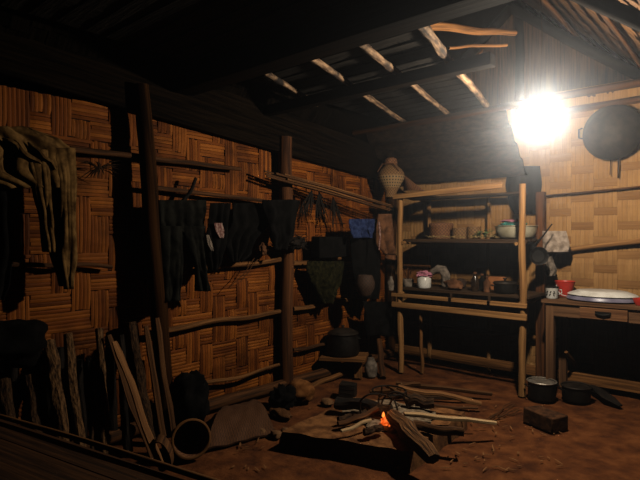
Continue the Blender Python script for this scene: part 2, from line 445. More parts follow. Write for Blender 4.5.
o = mb.build('wall_gable', mat('dim gable thatch', [(.3, (.02, .010, .005)), (.7, (.085, .046, .022))], scale=(60, 3, 1), bump=.6), smooth=False); tag(o, 'brown thatched gable above the woven end wall', 'wall', kind='structure')
o = MB().box((1.25, 1.8, .85), (.05, 6.4, 1.7)).build('wall_right', M_BACK, smooth=False); tag(o, 'low bamboo wall on the open side of the hut', 'wall', kind='structure')
# roof: overlapping thatch courses on two slopes
def slope(x_top, x_bot, z_top, z_bot, name, m, label):
    mb = MB(); L = math.hypot(x_bot - x_top, z_bot - z_top); nr = int(L / .13); rnd = random.Random(3)
    for r in range(nr):
        t0, t1 = r / nr, (r + 1.35) / nr
        for k in range(64):
            y0 = lerp(-1.3, 5.15, k / 64); y1 = lerp(-1.3, 5.15, (k + 1) / 64) + .015
            e = rnd.uniform(-.25, .15) / nr; b = len(mb.v); lift = .035 + rnd.uniform(-.006, .006)
            for (t, y, dz) in ((t0, y0, .0), (t0, y1, .0), (t1 + e, y1, -lift + .03), (t1 + e, y0, -lift + .03)):
                mb.v.append(V((lerp(x_top, x_bot, t), y, lerp(z_top, z_bot, t) + (0.05 if dz == 0 else .012 + dz))))
            uu = rnd.uniform(0, 9)
            mb.face([b, b + 1, b + 2, b + 3], [(uu, 0), (uu + .1, 0), (uu + .1, .17), (uu, .17)])
    b = len(mb.v)
    for (x, y, z) in ((x_top, -1.3, z_top), (x_top, 5.15, z_top), (x_bot, 5.15, z_bot), (x_bot, -1.3, z_bot)): mb.v.append(V((x, y, z + .07)))
    mb.face([b, b + 1, b + 2, b + 3], [(0, 0), (6, 0), (6, L), (0, L)])
    o = mb.build(name, m, smooth=False); tag(o, label, 'roof', kind='structure'); return o
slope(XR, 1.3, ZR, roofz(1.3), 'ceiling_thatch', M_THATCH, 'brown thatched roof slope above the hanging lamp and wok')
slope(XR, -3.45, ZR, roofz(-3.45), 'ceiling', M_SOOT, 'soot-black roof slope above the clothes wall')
TN = [0]
def trim(p0, p1, r, m, label, r1=None, sq=None, bend=.015, cat='beam', rough=.08):
    TN[0] += 1
    if sq:
        p0, p1 = V(p0), V(p1); T = (p1 - p0).normalized(); up = V((0, 0, 1)) if abs(T.z) < .9 else V((0, 1, 0))
        X = T.cross(up).normalized(); Y = X.cross(T)
        R = Matrix((X, T, Y)).transposed()
        mb = MB(); mb.box((p0 + p1) / 2, (sq[0], (p1 - p0).length, sq[1]), R)
        o = mb.build('trim_%d' % TN[0], m, bevel=.006)
    else: o = pole_mb(p0, p1, r, r1, bend, rough=rough).build('trim_%d' % TN[0], m)
    return tag(o, label, cat, kind='structure')
# posts
pA = onX(168, 430, -3.02); pA.z = 0
trim(pA, onX(141, 85, -3.09), .06, M_POSTB, 'thick dark leaning post in front of the clothes wall beside the firewood', r1=.05, cat='post')
pB = V((-3.12, onX(287, 388, -3.12).y, 0))
trim(pB, pB + V((0, -.02, 2.15)), .058, M_POST, 'brown round post in the middle of the clothes wall', cat='post')
trim((-3.13, 4.82, 0), (-3.13, 4.82, 2.2), .05, M_POSTB, 'dark corner post behind the hanging bags', cat='post')
pC = onY(539, 300, 4.72)
trim((pC.x, 4.77, 0), (pC.x, 4.77, 1.70), .038, M_POST, 'brown wall post between the shelf and the table', sq=(.075, .06), cat='post')
# loft beams
trim((-3.1, 2.13, 2.37), (1.0, 2.13, 2.37), .075, M_BEAM, 'thick black tie beam across the top of the room', sq=(.15, .14))
trim((-3.15, 2.95, 2.335), (-1.22, 2.95, 2.335), .05, M_BEAM, 'black beam under the middle of the smoke loft', sq=(.08, .075))
trim((-3.15, 4.16, 2.34), (.6, 4.16, 2.36), .028, M_POSTB, 'thin pole beam at the rear edge of the smoke loft near the lamp')
trim((-1.62, YW - .07, 2.40), (1.0, YW - .07, 2.41), .03, M_RAILD, 'pole along the end wall at the height of the wok')
trim((-1.62, YW - .05, 2.56), (1.0, YW - .05, 2.57), .025, M_RAIL, 'upper pole along the foot of the thatched gable')
trim((XR + .05, YW - .06, 2.4), (XR + .05, YW - .06, 3.45), .04, M_BEAM, 'dark king post rising to the roof ridge', cat='post')
trim((XR, YW - .13, ZR - .09), (.95, YW - .13, roofz(.95) - .09), .045, M_BEAM, 'dark sloping rafter under the brown thatch by the end wall', cat='rafter')
trim((XR, YW - .13, ZR - .09), (-3.0, YW - .13, roofz(-3.0) - .09), .045, M_BEAM, 'dark rafter on the far side of the roof ridge', cat='rafter')
trim((XR, 2.9, ZR - .09), (1.0, 2.9, roofz(1.0) - .09), .04, M_BEAM, 'dark rafter over the middle of the room', cat='rafter')
for k, xx in enumerate((-1.25, -.75, -.25)):
    trim((xx, 1.5, roofz(xx) - .03), (xx, 5.0, roofz(xx) - .03), .017, M_RAILD, ['highest', 'middle', 'lowest'][k] + ' thin batten under the brown thatch', cat='batten')
trim((XW + .07, -.5, 2.475), (XW + .07, 4.85, 2.06), .045, M_BEAM, 'tall black plank added to cover the lit top of the clothes wall', sq=(.04, .35))  # wall plate made tall and black to hide the lit wall above
trim((XW + .1, 1.2, .045), (XW + .1, 4.8, .045), .045, M_RAILD, 'sill log at the foot of the clothes wall', cat='sill')
trim((-3.1, YW - .07, .09), (1.0, YW - .07, .09), .03, M_RAIL, 'sill pole at the foot of the end wall under the table', cat='sill', sq=(.04, .09))
trim((-2.95, YW - .06, .40), (-1.4, YW - .06, .39), .02, M_RAIL, 'low pole on the end wall below the shelf', cat='rail')
p0, p1 = onT(427, 25, 3.55), onT(515, 33, 4.05)
trim(p0, p1, .033, M_RAIL, 'pale brown pole lying above the rear of the loft', r1=.022, cat='pole')
trim(onT(449, 48, 3.75), onT(507, 45, 3.9), .011, M_RAIL, 'thin straight stick hanging under the roof above the loft edge', cat='pole')
trim(onT(468, 68, 3.5), onT(482, 50, 3.7), .009, M_RAILD, 'short slanting stick above the loft edge', cat='pole')

# loft: woven soot mat on poles
mb = MB()
edge = lambda y: lerp(-1.30, -1.80, (y - 2.0) / 2.2)
mb.grid(lambda u, v: (lerp(-2.86, edge(lerp(.2, 4.75, v)) - .03, u), lerp(.2, 4.75, v), 2.452 + .006 * noise.noise(V((u * 9, v * 18, 0)))), 40, 90, 1.6, 4.5, thick=.012)
for k in range(34):       # mat slats hanging slightly out of the plane
    y = lerp(.25, 4.7, k / 33)
    mb.box(((-2.86 + edge(y)) / 2, y, 2.434 + random.uniform(-.004, .004)), (edge(y) + 2.86 - .05, .075, .006), Matrix.Rotation(random.uniform(-.03, .03), 3, 'Z'))
o = mb.build('loft_mat', M_LOFT, smooth=False); tag(o, 'soot-black woven smoke loft mat resting on poles over the fire', 'mat')
def loft_pole(a, b, r, label):
    p0, p1 = onZ(a[0], a[1], 2.385), onZ(b[0], b[1], 2.385)
    d = p1 - p0; q0 = p0 - d * (.14 * 1.8 / d.length)
    if p0.x < -2.4: p1 = p0 + d * ((-2.80 - p0.x) / d.x)
    elif p1.y > 4.3: p1 = p0 + d * ((4.28 - p0.y) / d.y)
    else: p1 = p0 + d * ((4.24 - p0.y) / d.y)
    mb = pole_mb(q0, p1, r, r * .85, .012, nodes=.33, rough=.18)
    o = mb.build('loft_pole', M_LOFTP); tag(o, label, 'pole', 'bamboo poles of the smoke loft')
loft_pole((421, 25), (488, 107), .027, 'brightly lit bamboo pole along the open edge of the loft by the lamp')
loft_pole((362, 44), (446, 112), .023, 'second bamboo loft pole from the lamp')
loft_pole((307, 56), (405, 122), .022, 'third bamboo loft pole from the lamp')
loft_pole((259, 69), (330, 112), .020, 'fourth bamboo loft pole from the lamp, dim')
# sooty screen hanging from the rear of the loft to the end wall
mb = MB()
mb.grid(lambda u, v: (lerp(-3.12, -1.68, u), lerp(4.30, 4.85, v) + .02 * noise.noise(V((u * 6, v * 5, 2))), lerp(2.385, 1.86, v) + .02 * math.sin(v * 26) + .012 * noise.noise(V((u * 14, v * 5, 5)))), 60, 40, 1.5, .8, thick=.012)
o = mb.build('soot_screen', mat('sooty thatch screen', [(.3, (.003, .002, .0016)), (.7, (.032, .021, .015))], scale=(14, 45, 1), bump=.7, spec=.08), sharp=60); tag(o, 'sooty thatch screen sloping from the loft edge to the wall above the kitchen shelf', 'screen')

# ------------------------------------------------------------------ rails on the left wall
def rail(a, b, r, label, m=M_RAIL, X=XW + .07, z=None, nodes=0.0, name='wall_rail'):
    p0, p1 = onX(*a, X), onX(*b, X)
    o = pole_mb(p0, p1, r, r * .85, .02, rough=.15, nodes=nodes).build(name, m); tag(o, label, 'rail', 'rails on the clothes wall'); return o
rail((70, 149), (240, 169), .019, 'long upper pole on the clothes wall between jacket and middle post', M_RAILD, X=XW + .10)
rail((148, 187), (272, 203), .017, 'pole from which the dark trousers and shirts hang', M_RAILD, X=XW + .10)
rail((-30, 262), (112, 267), .015, 'thin dark pole behind the hanging jacket', M_RAILD)
rail((196, 268), (283, 259), .022, 'brown pole just below the dark hanging shirts')
rail((150, 333), (282, 311), .021, 'light brown pole at knee height between the two posts')
rail((168, 391), (282, 364), .016, 'lowest pole between the two posts above the mat')
rail((293, 263), (356, 258), .020, 'pole beneath the dark box between middle post and corner')
rail((293, 309), (369, 297), .021, 'pole below the hanging net bag')
rail((293, 350), (345, 345), .017, 'low pole behind the black pot on the stool', M_RAILD)
o = pole_mb(onX(292, 394, XW + .17), onX(345, 373, XW + .22), .026, .022, .02).build('floor_log', M_RAIL); tag(o, 'straight pale log lying along the wall foot left of the stool', 'log')
# rails on the back wall
o = pole_mb(onY(536, 254, YW - .05), lerp(onY(536, 254, YW - .05), onY(665, 239, YW - .05), 2.3), .021, .028, .012).build('wall_rail', M_WOOD); tag(o, 'round pole across the pale end wall above the table', 'rail', 'rails on the end wall')
o = pole_mb(onY(536, 197, YW - .045), lerp(onY(536, 197, YW - .045), onY(665, 184, YW - .045), 2.3), .009, .010, .008).build('wall_rail', M_RAILD); tag(o, 'thin dark pole across the pale end wall below the wok', 'rail', 'rails on the end wall')
# bundle of sticks to the shelf: each stick its own object
pa, pb = onX(268, 173, -3.03), onT(394, 209, 5.15)
for k in range(7):
    off = V(((k % 2) * .024 - .012, 0, (k // 2) * .021 - .03)); dl = (pb - pa)
    a, b = pa + off + dl * random.uniform(-.02, .12), pb + off - dl * random.uniform(0, .10)
    if k == 3: b = lerp(pa, pb, .7) + off
    o = pole_mb(a, b, random.uniform(.0075, .0095), .006, .006, seed=3.0, rough=.12, seg=8, n=14).build('long_stick', M_SPLITD if k % 3 else M_RAIL)
    tag(o, 'thin brown stick in the bundle reaching from the middle post to the shelf', 'stick', 'bundle of sticks above the corner')

# ------------------------------------------------------------------ foreground platform
PZ = .45
root = thing('sleeping_platform', (-1.2, .2, 0), 'dark raised bamboo plank platform with pole edge in the near corner', 'platform')
mb = MB()
for k in range(13):
    y = 1.135 - k * .13
    mb.box((-1.0, y, PZ - .03), (4.1, .122, .02), Matrix.Rotation(math.radians(10.1), 3, 'Z'), jit=.003)
mb.build('deck', mat('platform bamboo', [(.3, (.02, .009, .0035)), (.7, (.09, .04, .016))], scale=(40, 1.4, 1)), root)
e0, e1 = onZ(-40, 404, PZ), onZ(172, 469, PZ); e1 = e1 + (e1 - e0) * .9
pole_mb(e0, e1, .010, .012, .008).build('edge_pole', M_RAIL, root)
for x in (-2.7, -1.4, 0.6):
    y = e0.y + (x - e0.x) * (e1.y - e0.y) / (e1.x - e0.x) - .08
    pole_mb((x, y, 0), (x, y, PZ - .05), .04).build('leg', M_POSTB, root)
    
# ------------------------------------------------------------------ shelf unit
YF, YB = 4.30, 4.82
XL, XRr = onY(401, 300, YF).x, onY(522, 300, YF).x
root = thing('kitchen_shelf', ((XL + XRr) / 2, 4.55, 0), 'rough timber kitchen shelf on four posts standing against the pale end wall', 'shelf')
for (x, y, h, r) in ((XL, YF, 1.70, .028), (XRr, YF, 1.735, .029), (XL + .02, YB, 1.7, .024), (onY(489, 240, 4.83).x, 4.83, 1.68, .018)):
    pole_mb((x, y, 0), (x + random.uniform(-.01, .01), y, h), r, r * .9, .014, rough=.2, n=24).build('post', M_WOOD, root)
p0, p1 = onY(394, 197, YF - .03), onY(503, 185, YF - .03)
tmb = MB(); T = (p1 - p0).normalized(); Xx = T.cross(V((0, 0, 1))).normalized(); R = Matrix((Xx, T, Xx.cross(T))).transposed()
tmb.box((p0 + p1) / 2, (.05, (p1 - p0).length, .048), R, jit=.002); part(tmb.build('top_rail', M_WOOD, root, bevel=.003), 'light squared front rail of the top shelf, ending short of the right post')
mb = MB()
for k, (y, z) in enumerate(((4.64, 1.69), (4.715, 1.693), (4.79, 1.69))):
    mb.box(((XL - .02 + p1.x) / 2, y, z), (p1.x - XL + .04, .07, .016), jit=.003)
mb.build('top_shelf', M_BOARD, root)
MB().box((XL + .10, 4.47, 1.69), (.34, .26, .016), jit=.002).build('top_shelf', M_BOARD, root)
pole_mb((XL + .02, YF - .04, 1.69), (XL + .02, YB, 1.67), .018).build('side_rail', M_WOOD, root)
mb = MB()
for k in range(3): mb.box(((XL + XRr) / 2 - .015, 4.465 + k * .145, 1.272), (XRr - XL + .03, .140, .018), jit=.002)
mb.build('middle_shelf', M_BOARD, root)
mb = MB(); mb.box(((XL + XRr) / 2, YF + .035, 1.262), (XRr - XL + .06, .02, .022), jit=.002); mb.build('front_rail', M_BOARD, root)
for x in (XL, XRr - .07): pole_mb((x + .03, YF - .02, 1.245), (x + .03, YB + .03, 1.245), .015).build('side_rail', M_WOOD, root)
ZW = .815
mb = MB()
for k in range(4): mb.box(((XL + XRr) / 2, YF + .07 + k * .125, ZW - .012), (XRr - XL + .10, .12, .022), jit=.002)
mb.build('worktop', M_BOARD, root)
for (za, zb, hh, yy) in ((299, 301, .035, YF - .035), (309, 312, .05, YF - .045)):
    a, b = onY(392, za, yy), onY(527, zb, yy); a.z = b.z = (a.z + b.z) / 2
    mb = MB(); mb.box((a + b) / 2, ((b - a).length, .026, hh), jit=.003); mb.build('front_rail', M_WOOD, root, bevel=.003)
for x in (onY(455, 305, YF).x, onY(493, 305, YF).x): MB().box((x, YF - .074, .785), (.02, .006, .05), jit=.001).build('rail_cleat', M_BOARD, root)
for (x, z) in ((XL, .76), (XRr, .76)): pole_mb((x, YF - .03, z), (x, YB + .02, z), .017).build('side_rail', M_WOOD, root)
pt = onZ(422, 373, 0)
o = pole_mb((pt.x, YF + .10, 0), (pt.x - .015, YF + .10, .56), .018, .015, .02).build('thin_prop', M_RAIL); tag(o, 'short thin upright stick under the left half of the shelf', 'stick')

# ------------------------------------------------------------------ table
TF, TB, TZ = 4.40, 4.84, .79
tx0 = onY(541, 300, TF).x; tx1 = -.10
root = thing('wooden_table', ((tx0 + tx1) / 2, 4.6, 0), 'brown wooden table with a drawer against the pale end wall', 'table')
MB().box(((tx0 + tx1) / 2, (TF + TB) / 2, TZ - .014), (tx1 - tx0, TB - TF, .028), jit=.001).build('tabletop', M_TABLE, root, bevel=.004)
for (x, y) in ((tx0 + .06, TF + .05), (tx1 - .06, TF + .05), (tx0 + .06, TB - .05), (tx1 - .06, TB - .05)):
    MB().box((x, y, (TZ - .028) / 2), (.062, .062, TZ - .028), jit=.001).build('leg', M_TABLE, root, bevel=.004)
MB().box(((tx0 + tx1) / 2, TF + .03, TZ - .028 - .05), (tx1 - tx0 - .12, .02, .10)).build('apron', M_TABLE, root)
MB().box((tx0 + .05, (TF + TB) / 2, TZ - .078), (.02, TB - TF - .12, .10)).build('apron', M_TABLE, root)
dx0, dx1 = onY(580, 307, TF + .015).x, onY(628, 307, TF + .015).x
dr = MB().box(((dx0 + dx1) / 2, TF + .012, TZ - .079), (dx1 - dx0, .02, .085)).build('drawer', mat('drawer front', [(.25, (.09, .04, .02)), (.75, (.24, .12, .06))], scale=(38, 1.4, 1)), root, bevel=.003)
hx = (dx0 + dx1) / 2
mb = MB(); mb.tube([(hx - .045, TF + .002, TZ - .07), (hx - .045, TF - .012, TZ - .078), (hx, TF - .016, TZ - .085), (hx + .045, TF - .012, TZ - .078), (hx + .045, TF + .002, TZ - .07)], .007, 8)
mb.box((hx, TF + .0, TZ - .075), (.11, .004, .03))
part(mb.build('handle', M_IRON, dr), 'dark metal drawer pull')

# ------------------------------------------------------------------ helpers for vessels
def pot(name, c, r, h, m, label, cat='pot', lid=None, inner=None, handles=True, rim=None, flare=1.0, lidm=None):
    c = V(c); root = thing(name, c, label, cat)
    prof = [(.001, 0), (r * .82, 0), (r * .95, h * .08), (r, h * .3), (r * flare, h * .94), (r * flare * 1.07, h), (r * flare * 1.07, h + .004)]
    prof += [(r * flare * .97, h - .002), (r * .95, h * .35), (r * .85, .012), (.001, .010)]
    MB().lathe(c, prof, 36).build('body', m, root)
    if rim: part(MB().lathe(c, [(r * flare * 1.08, h - .004), (r * flare * 1.10, h + .002), (r * flare * 1.05, h + .007), (r * flare * .985, h + .003), (r * flare * .985, h - .012)], 36).build('rim', rim, root), 'worn bright metal rim')
    if lid:
        lr = r * flare * 1.06
        l = MB().lathe(c, [(lr, h + .005), (lr * .95, h + .014), (lr * .55, h + lid * .8), (.02, h + lid), (.001, h + lid)], 36).build('lid', lidm or m, root)
        MB().lathe(c, [(.008, h + lid - .004), (.008, h + lid + .008), (.018, h + lid + .014), (.016, h + lid + .024), (.001, h + lid + .026)], 16).build('knob', lidm or m, l)
    if handles:
        for s in (-1, 1):
            d = RV * s
            a = c + d * (r * flare * 1.0) + V((0, 0, h * .78)); e = FV * .03
            MB().tube([a - e, a - e + d * .022, a + e + d * .022, a + e], .005, 8).build('handle', m, root)
    return root

# pots on the floor
p = onZ(540, 398, 0); pot('cooking_pot', (p.x + .02, p.y - .02, 0), .105, .145, M_IRON, 'deep black cooking pot with bright rim on the floor by the shelf post', rim=M_STEEL)
p = onZ(580, 397, 0); pot('cooking_pot', (p.x, p.y - .11, 0), .105, .115, M_IRON, 'shallower black pot on the floor under the table edge', rim=M_WOK)
p = onZ(568, 396, 0)
o = split_mb(onZ(574, 384, 0) + V((.04, .12, .05)), onY(566, 352, 4.62), .026, 4).build('wood_block', M_RAIL); tag(o, 'reddish brown stick leaning behind the shallower pot', 'stick')
o = MB().tube([onZ(589, 384, .04), onZ(598, 390, .05), onZ(609, 398, .045), onZ(621, 406, .015)], [.03, .05, .055, .02], 10, flat=.35, rough=.3, up=(0, 0, 1)).build('charred_plank', M_CHAR); tag(o, 'flat charred black piece of wood on the floor under the table', 'wood')
# brick
a, b, c = onZ(523, 422, 0), onZ(552.5, 434, 0), onZ(573, 432, 0)
ub = (b - a).normalized(); wb = V((-ub.y, ub.x, 0)); Lb = (b - a).length
Rb = Matrix((ub, wb, V((0, 0, 1)))).transposed()
o = MB().box(b - ub * Lb / 2 + wb * .075 + V((0, 0, .052)), (Lb, .15, .105), Rb, jit=.004).build('clay_brick', M_BRICK, bevel=.008); tag(o, 'single sooty brick on the earth floor in front of the pots', 'brick')
for k in range(5):
    a, b = onZ(487 + k * 3, 419 - k * .5, .008), onZ(512 + k * 2.4, 402 + k * 2, .012)
    o = pole_mb(a, b, .004, .003, .02, seg=6, n=8).build('twig', M_SPLITD); tag(o, 'thin dry twig on the floor left of the brick', 'twig', 'twigs on the floor by the brick')

# ------------------------------------------------------------------ lamp
LP = onT(540, 118, 3.2)
root = thing('hanging_lamp', LP, 'bare glowing light bulb hanging on a cord in front of the shelf', 'lamp')
part(MB().lathe(LP, [(.001, -.085), (.02, -.081), (.036, -.064), (.043, -.035), (.043, 0), (.036, .03), (.024, .052), (.016, .068), (.014, .076)], 24).build('bulb', emit_mat('bulb glass', (1, .93, .8), 60, True), root), 'glowing glass bulb')
MB().lathe(LP, [(.016, .072), (.019, .074), (.019, .11), (.012, .125), (.004, .132)], 20).build('socket', M_BOARD, root)
top = roofz(LP.x) - .02
MB().tube([LP + V((0, 0, .128)), LP + V((.01, .01, .5)), V((LP.x, LP.y, top))], .003, 6).build('cord', M_BOARD, root)
ld = bpy.data.lights.new('bulb_light', 'POINT'); ld.energy = 102; ld.color = (1.0, .87, .69); ld.shadow_soft_size = .04
lo = bpy.data.objects.new('bulb_light', ld); COL.objects.link(lo); lo.location = LP

# ------------------------------------------------------------------ hearth
FL, FR, BR = V((-2.28, 2.26, 0)), V((-1.51, 2.51, 0)), V((-1.575, 3.365, 0)); BL = FL + (BR - FR)
HZ = .105
hc = (FL + FR + BR + BL) / 4
root = thing('hearth', hc, 'low square clay hearth block with ash top under the fire', 'hearth')
def hearth_fn(z, inset, amp):
    def fn(u, v):
        p = lerp(lerp(FL, FR, u), lerp(BL, BR, u), v); q = p + (hc - p) * inset
        q = q + V((noise.noise(q * 7) * .012, noise.noise(q * 7 + V((5, 0, 0))) * .012, 0))
        q.z = z + amp * noise.noise(q * 9); return q
    return fn
mb = MB(); n = 24
mb.grid(hearth_fn(HZ, .02, .012), n, n)
# sides
per = [(i / n, 0) for i in range(n)] + [(1, i / n) for i in range(n)] + [(1 - i / n, 1) for i in range(n)] + [(0, 1 - i / n) for i in range(n)]
top_f, bot_f = hearth_fn(HZ, .02, .012), hearth_fn(-.02, -.01, .0)
b0 = len(mb.v)
for (u, v) in per: mb.v.append(top_f(u, v)); mb.v.append(lerp(top_f(u, v), bot_f(u, v), .5) * 1.0 + (lerp(top_f(u, v), bot_f(u, v), .5) - hc) * .012); mb.v.append(bot_f(u, v))
m_ = len(per)
for i in range(m_):
    j = (i + 1) % m_
    for k in range(2): mb.face([b0 + i * 3 + k + 1, b0 + j * 3 + k + 1, b0 + j * 3 + k, b0 + i * 3 + k], [(0, 0)] * 4)
mb.build('block', M_CLAY, root, sharp=55)
cz = onZ(386, 418, HZ)
mb = MB(); mb.blob((cz.x, cz.y + .05, HZ + .002), (.30, .27, .035), 3.0, .3, 2.2, 40, 16, floor=HZ - .03)
part(mb.build('ash_bed', M_ASH, root), 'grey ash heaped in the middle of the hearth')

def firewood(a, b, w, m, label, kind='split', seed=None, grp='firewood on the hearth', name='firewood_stick', flat=.8):
    seed = seed if seed is not None else random.uniform(0, 90)
    mb = split_mb(a, b, w, seed, flat=flat) if kind == 'split' else pole_mb(a, b, w, w * .85, .02, seed=seed, rough=.3, n=14)
    o = mb.build(name, m, sharp=30); tag(o, label, 'firewood', grp); return o
H = HZ
firewood(onZ(392, 414, H + .09), onZ(434, 459, .135), .056, M_CRACK, 'thick cracked log pointing out of the fire towards the viewer', 'split', 11, flat=.9)
firewood(onZ(341, 431, H + .05), onZ(371, 420, H + .075), .021, M_PALE, 'short pale peeled stick pointing left out of the fire')
firewood(onZ(404, 414, H + .085), onZ(496, 423, .10), .020, M_PALE, 'long white split stick pointing right past the hearth')
firewood(onZ(336, 403, H + .07), onZ(392, 410, H + .085), .042, M_CHAR, 'thick blackened log at the rear left of the fire', 'round')
firewood(onZ(338, 424, H + .04), onZ(378, 408, H + .10), .020, M_SPLITD, 'brown stick with its dark end beside the short pale stick', 'round')
firewood(onZ(338, 419, H + .05), onZ(366, 411, H + .06), .016, M_BARK, 'dark stick between the blackened log and the pale stick', 'round')
firewood(onZ(414, 425, H + .05), onZ(464, 432, .15), .030, M_SPLITD, 'bark-covered log below the long white stick', 'round')
firewood(onZ(406, 401, H + .075), onZ(434, 403, H + .075), .038, M_BARK, 'short round log with pale cut end behind the long white stick', 'round')
pe = onZ(432.5, 404, H + .045)
firewood(onZ(398, 387, .16), onZ(481, 404, .05), .028, M_SPLIT, 'long light split stick behind the hearth')
firewood(onZ(396, 383, .10), onZ(492, 394, .04), .027, M_SPLITD, 'brown split stick lying farthest back behind the fire')
firewood(onZ(394, 394, .05), onZ(472, 399, .03), .020, M_BARK, 'thin bark stick between the two long split sticks')
firewood(onZ(370, 392, .07), onZ(420, 384, .12), .03, M_SPLITD, 'split stick crossing behind the iron trivet')
firewood(onZ(386, 386, .16), onZ(408, 396, .13), .020, M_RAIL, 'short brown chunk on top of the pile behind the trivet')
firewood(onZ(415, 405, H + .05), onZ(478, 408, .16), .013, M_SPLITD, 'thin brown stick just behind the long white stick')
firewood(onZ(364, 432, H + .05), onZ(382, 427, H + .055), .024, M_BARK, 'small dark chunk in front of the embers', 'round')
mb = MB(); rnd = random.Random(31)
for k in range(150):
    q = onZ(rnd.choice((rnd.uniform(440, 560), rnd.uniform(225, 290), rnd.uniform(430, 520), rnd.uniform(300, 345))), rnd.uniform(405, 470), .004)
    if (q - hc).length < .68 and not (q.x > -1.45): continue
    if q.y < 1.6: continue
    a = rnd.uniform(0, PI); d = V((math.cos(a), math.sin(a), rnd.uniform(0, .2))) * rnd.uniform(.008, .03)
    mb.tube([q - d, q, q + d], [.003, .005, .002], 5, flat=.5)
o = mb.build('wood_chips', M_SPLIT); tag(o, 'scattered wood chips and splinters on the earth floor around the hearth', 'wood chips', kind='stuff')
# curved twigs
for k, (pts, r) in enumerate((([(362, 418, .03), (360, 402, .14), (372, 394, .20), (392, 398, .14), (398, 412, .06)], .006),
                              ([(388, 412, .05), (392, 400, .16), (402, 396, .2), (408, 408, .1)], .007),
                              ([(380, 412, .05), (384, 398, .15), (396, 392, .2), (410, 398, .14)], .006))):
    pp = [onZ(x, y, H + z) for x, y, z in pts]; q = []
    for i in range(len(pp) - 1):
        P0, P1, P2, P3 = pp[max(i - 1, 0)], pp[i], pp[i + 1], pp[min(i + 2, len(pp) - 1)]
        for s in range(6):
            t = s / 6; q.append(.5 * ((2 * P1) + (P2 - P0) * t + (2 * P0 - 5 * P1 + 4 * P2 - P3) * t * t + (3 * P1 - P0 - 3 * P2 + P3) * t ** 3))
    o = MB().tube(q + [pp[-1]], r, 8, rough=.2).build('bent_branch', M_CHAR); tag(o, ['wide bent black branch arching over the left of the fire', 'bent black branch curling over the right of the fire', 'small bent twig arching behind the flame'][k], 'branch')
# trivet
tc = onZ(389, 410, H); tc.z = H
root = thing('iron_trivet', tc, 'black iron trivet ring standing over the embers', 'trivet')
ring = [tc + V((math.cos(a) * .115, math.sin(a) * .115, .135)) for a in [2 * PI * k / 28 for k in range(29)]]
MB().tube(ring, .006, 8, cap=False).build('ring', M_IRON, root)
for k in range(3):
    a = .5 + k * 2 * PI / 3; d = V((math.cos(a), math.sin(a), 0))
    MB().tube([tc + d * .115 + V((0, 0, .135)), tc + d * .13 + V((0, 0, .06)), tc + d * .15 + V((0, 0, .045))], .006, 8).build('leg', M_IRON, root)
# embers and flame
fc = onZ(384, 420, H + .05)
root = thing('embers', V((fc.x, fc.y, H)), 'small orange flame and glowing embers between the logs', 'fire')
mb = MB()
m, nt, out = nodes_of('glowing ember')
e = nt.nodes.new('ShaderNodeEmission'); f = tex(nt, 'Object', (1, 1, 1), 45, 4)
nt.links.new(ramp(nt, f, [(.35, (.02, .002, .0)), (.5, (.9, .10, .01)), (.7, (1, .30, .06))]), e.inputs[0]); e.inputs[1].default_value = 1.3
nt.links.new(e.outputs[0], out.inputs[0])
mb.blob(fc + V((0, 0, -.01)), (.020, .020, .026), 5, .5, 2.5); mb.blob(fc + V((.025, .02, -.03)), (.018, .02, .016), 9, .5, 2.5)
mb.build('coal', m, root)
MB().lathe(fc + V((-.004, 0, .015)), [(.001, 0), (.007, .006), (.008, .012), (.005, .024), (.001, .036)], 12, ripple=.6, seed=4).build('flame', emit_mat('flame', (1, .20, .03), 1.2, True), root)
ld = bpy.data.lights.new('fire_light', 'POINT'); ld.energy = .07; ld.color = (1.0, .30, .06); ld.shadow_soft_size = .03
lo = bpy.data.objects.new('fire_light', ld); COL.objects.link(lo); lo.location = fc + V((.01, -.02, .09))

# ------------------------------------------------------------------ stool and pot near the corner
sx, sy = onZ(352, 379, 0).x - .06, onZ(352, 379, 0).y
root = thing('low_bench', (sx, sy, 0), 'low rough wooden bench carrying the black pot in the corner', 'bench')
pz = .20
MB().box((sx - .05, sy + .02, pz - .014), (.42, .30, .028), Matrix.Rotation(.5, 3, 'Z'), jit=.006).build('seat', M_RAIL, root, bevel=.004)
bpos = onZ(358, 378, 0)
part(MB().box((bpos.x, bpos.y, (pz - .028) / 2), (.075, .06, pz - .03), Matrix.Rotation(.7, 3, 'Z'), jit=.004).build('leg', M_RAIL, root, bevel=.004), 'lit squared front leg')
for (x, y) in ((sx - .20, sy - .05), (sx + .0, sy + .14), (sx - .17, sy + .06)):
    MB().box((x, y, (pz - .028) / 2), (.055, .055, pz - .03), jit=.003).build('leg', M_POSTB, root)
pot('cauldron', (sx - .06, sy + .02, pz + .002), .155, .20, M_IRON, 'big round black lidded pot on the low bench in the corner', 'pot', lid=.05, flare=.88, lidm=M_WOK)
bp = onZ(350, 397, 0)
o = MB().box((bp.x - .02, bp.y, .055), (.13, .12, .11), Matrix.Rotation(.4, 3, 'Z'), jit=.008).build('wood_block', M_CHAR, bevel=.006); tag(o, 'black charred wood block on the floor between hearth and bench', 'block')
o = pole_mb(onZ(383, 378, 0), onT(379, 340, 5.15), .03, .028, .01).build('stump', M_RAILD); tag(o, 'short dark upright stump left of the shelf post', 'stump')
o = MB().lathe(onZ(371, 376, 0), [(.001, 0), (.05, .0), (.062, .05), (.058, .11), (.035, .15), (.03, .17), (.001, .17)], 20).build('clay_jar', M_GREYC); tag(o, 'small dark grey jar on the floor right of the low bench', 'jar')
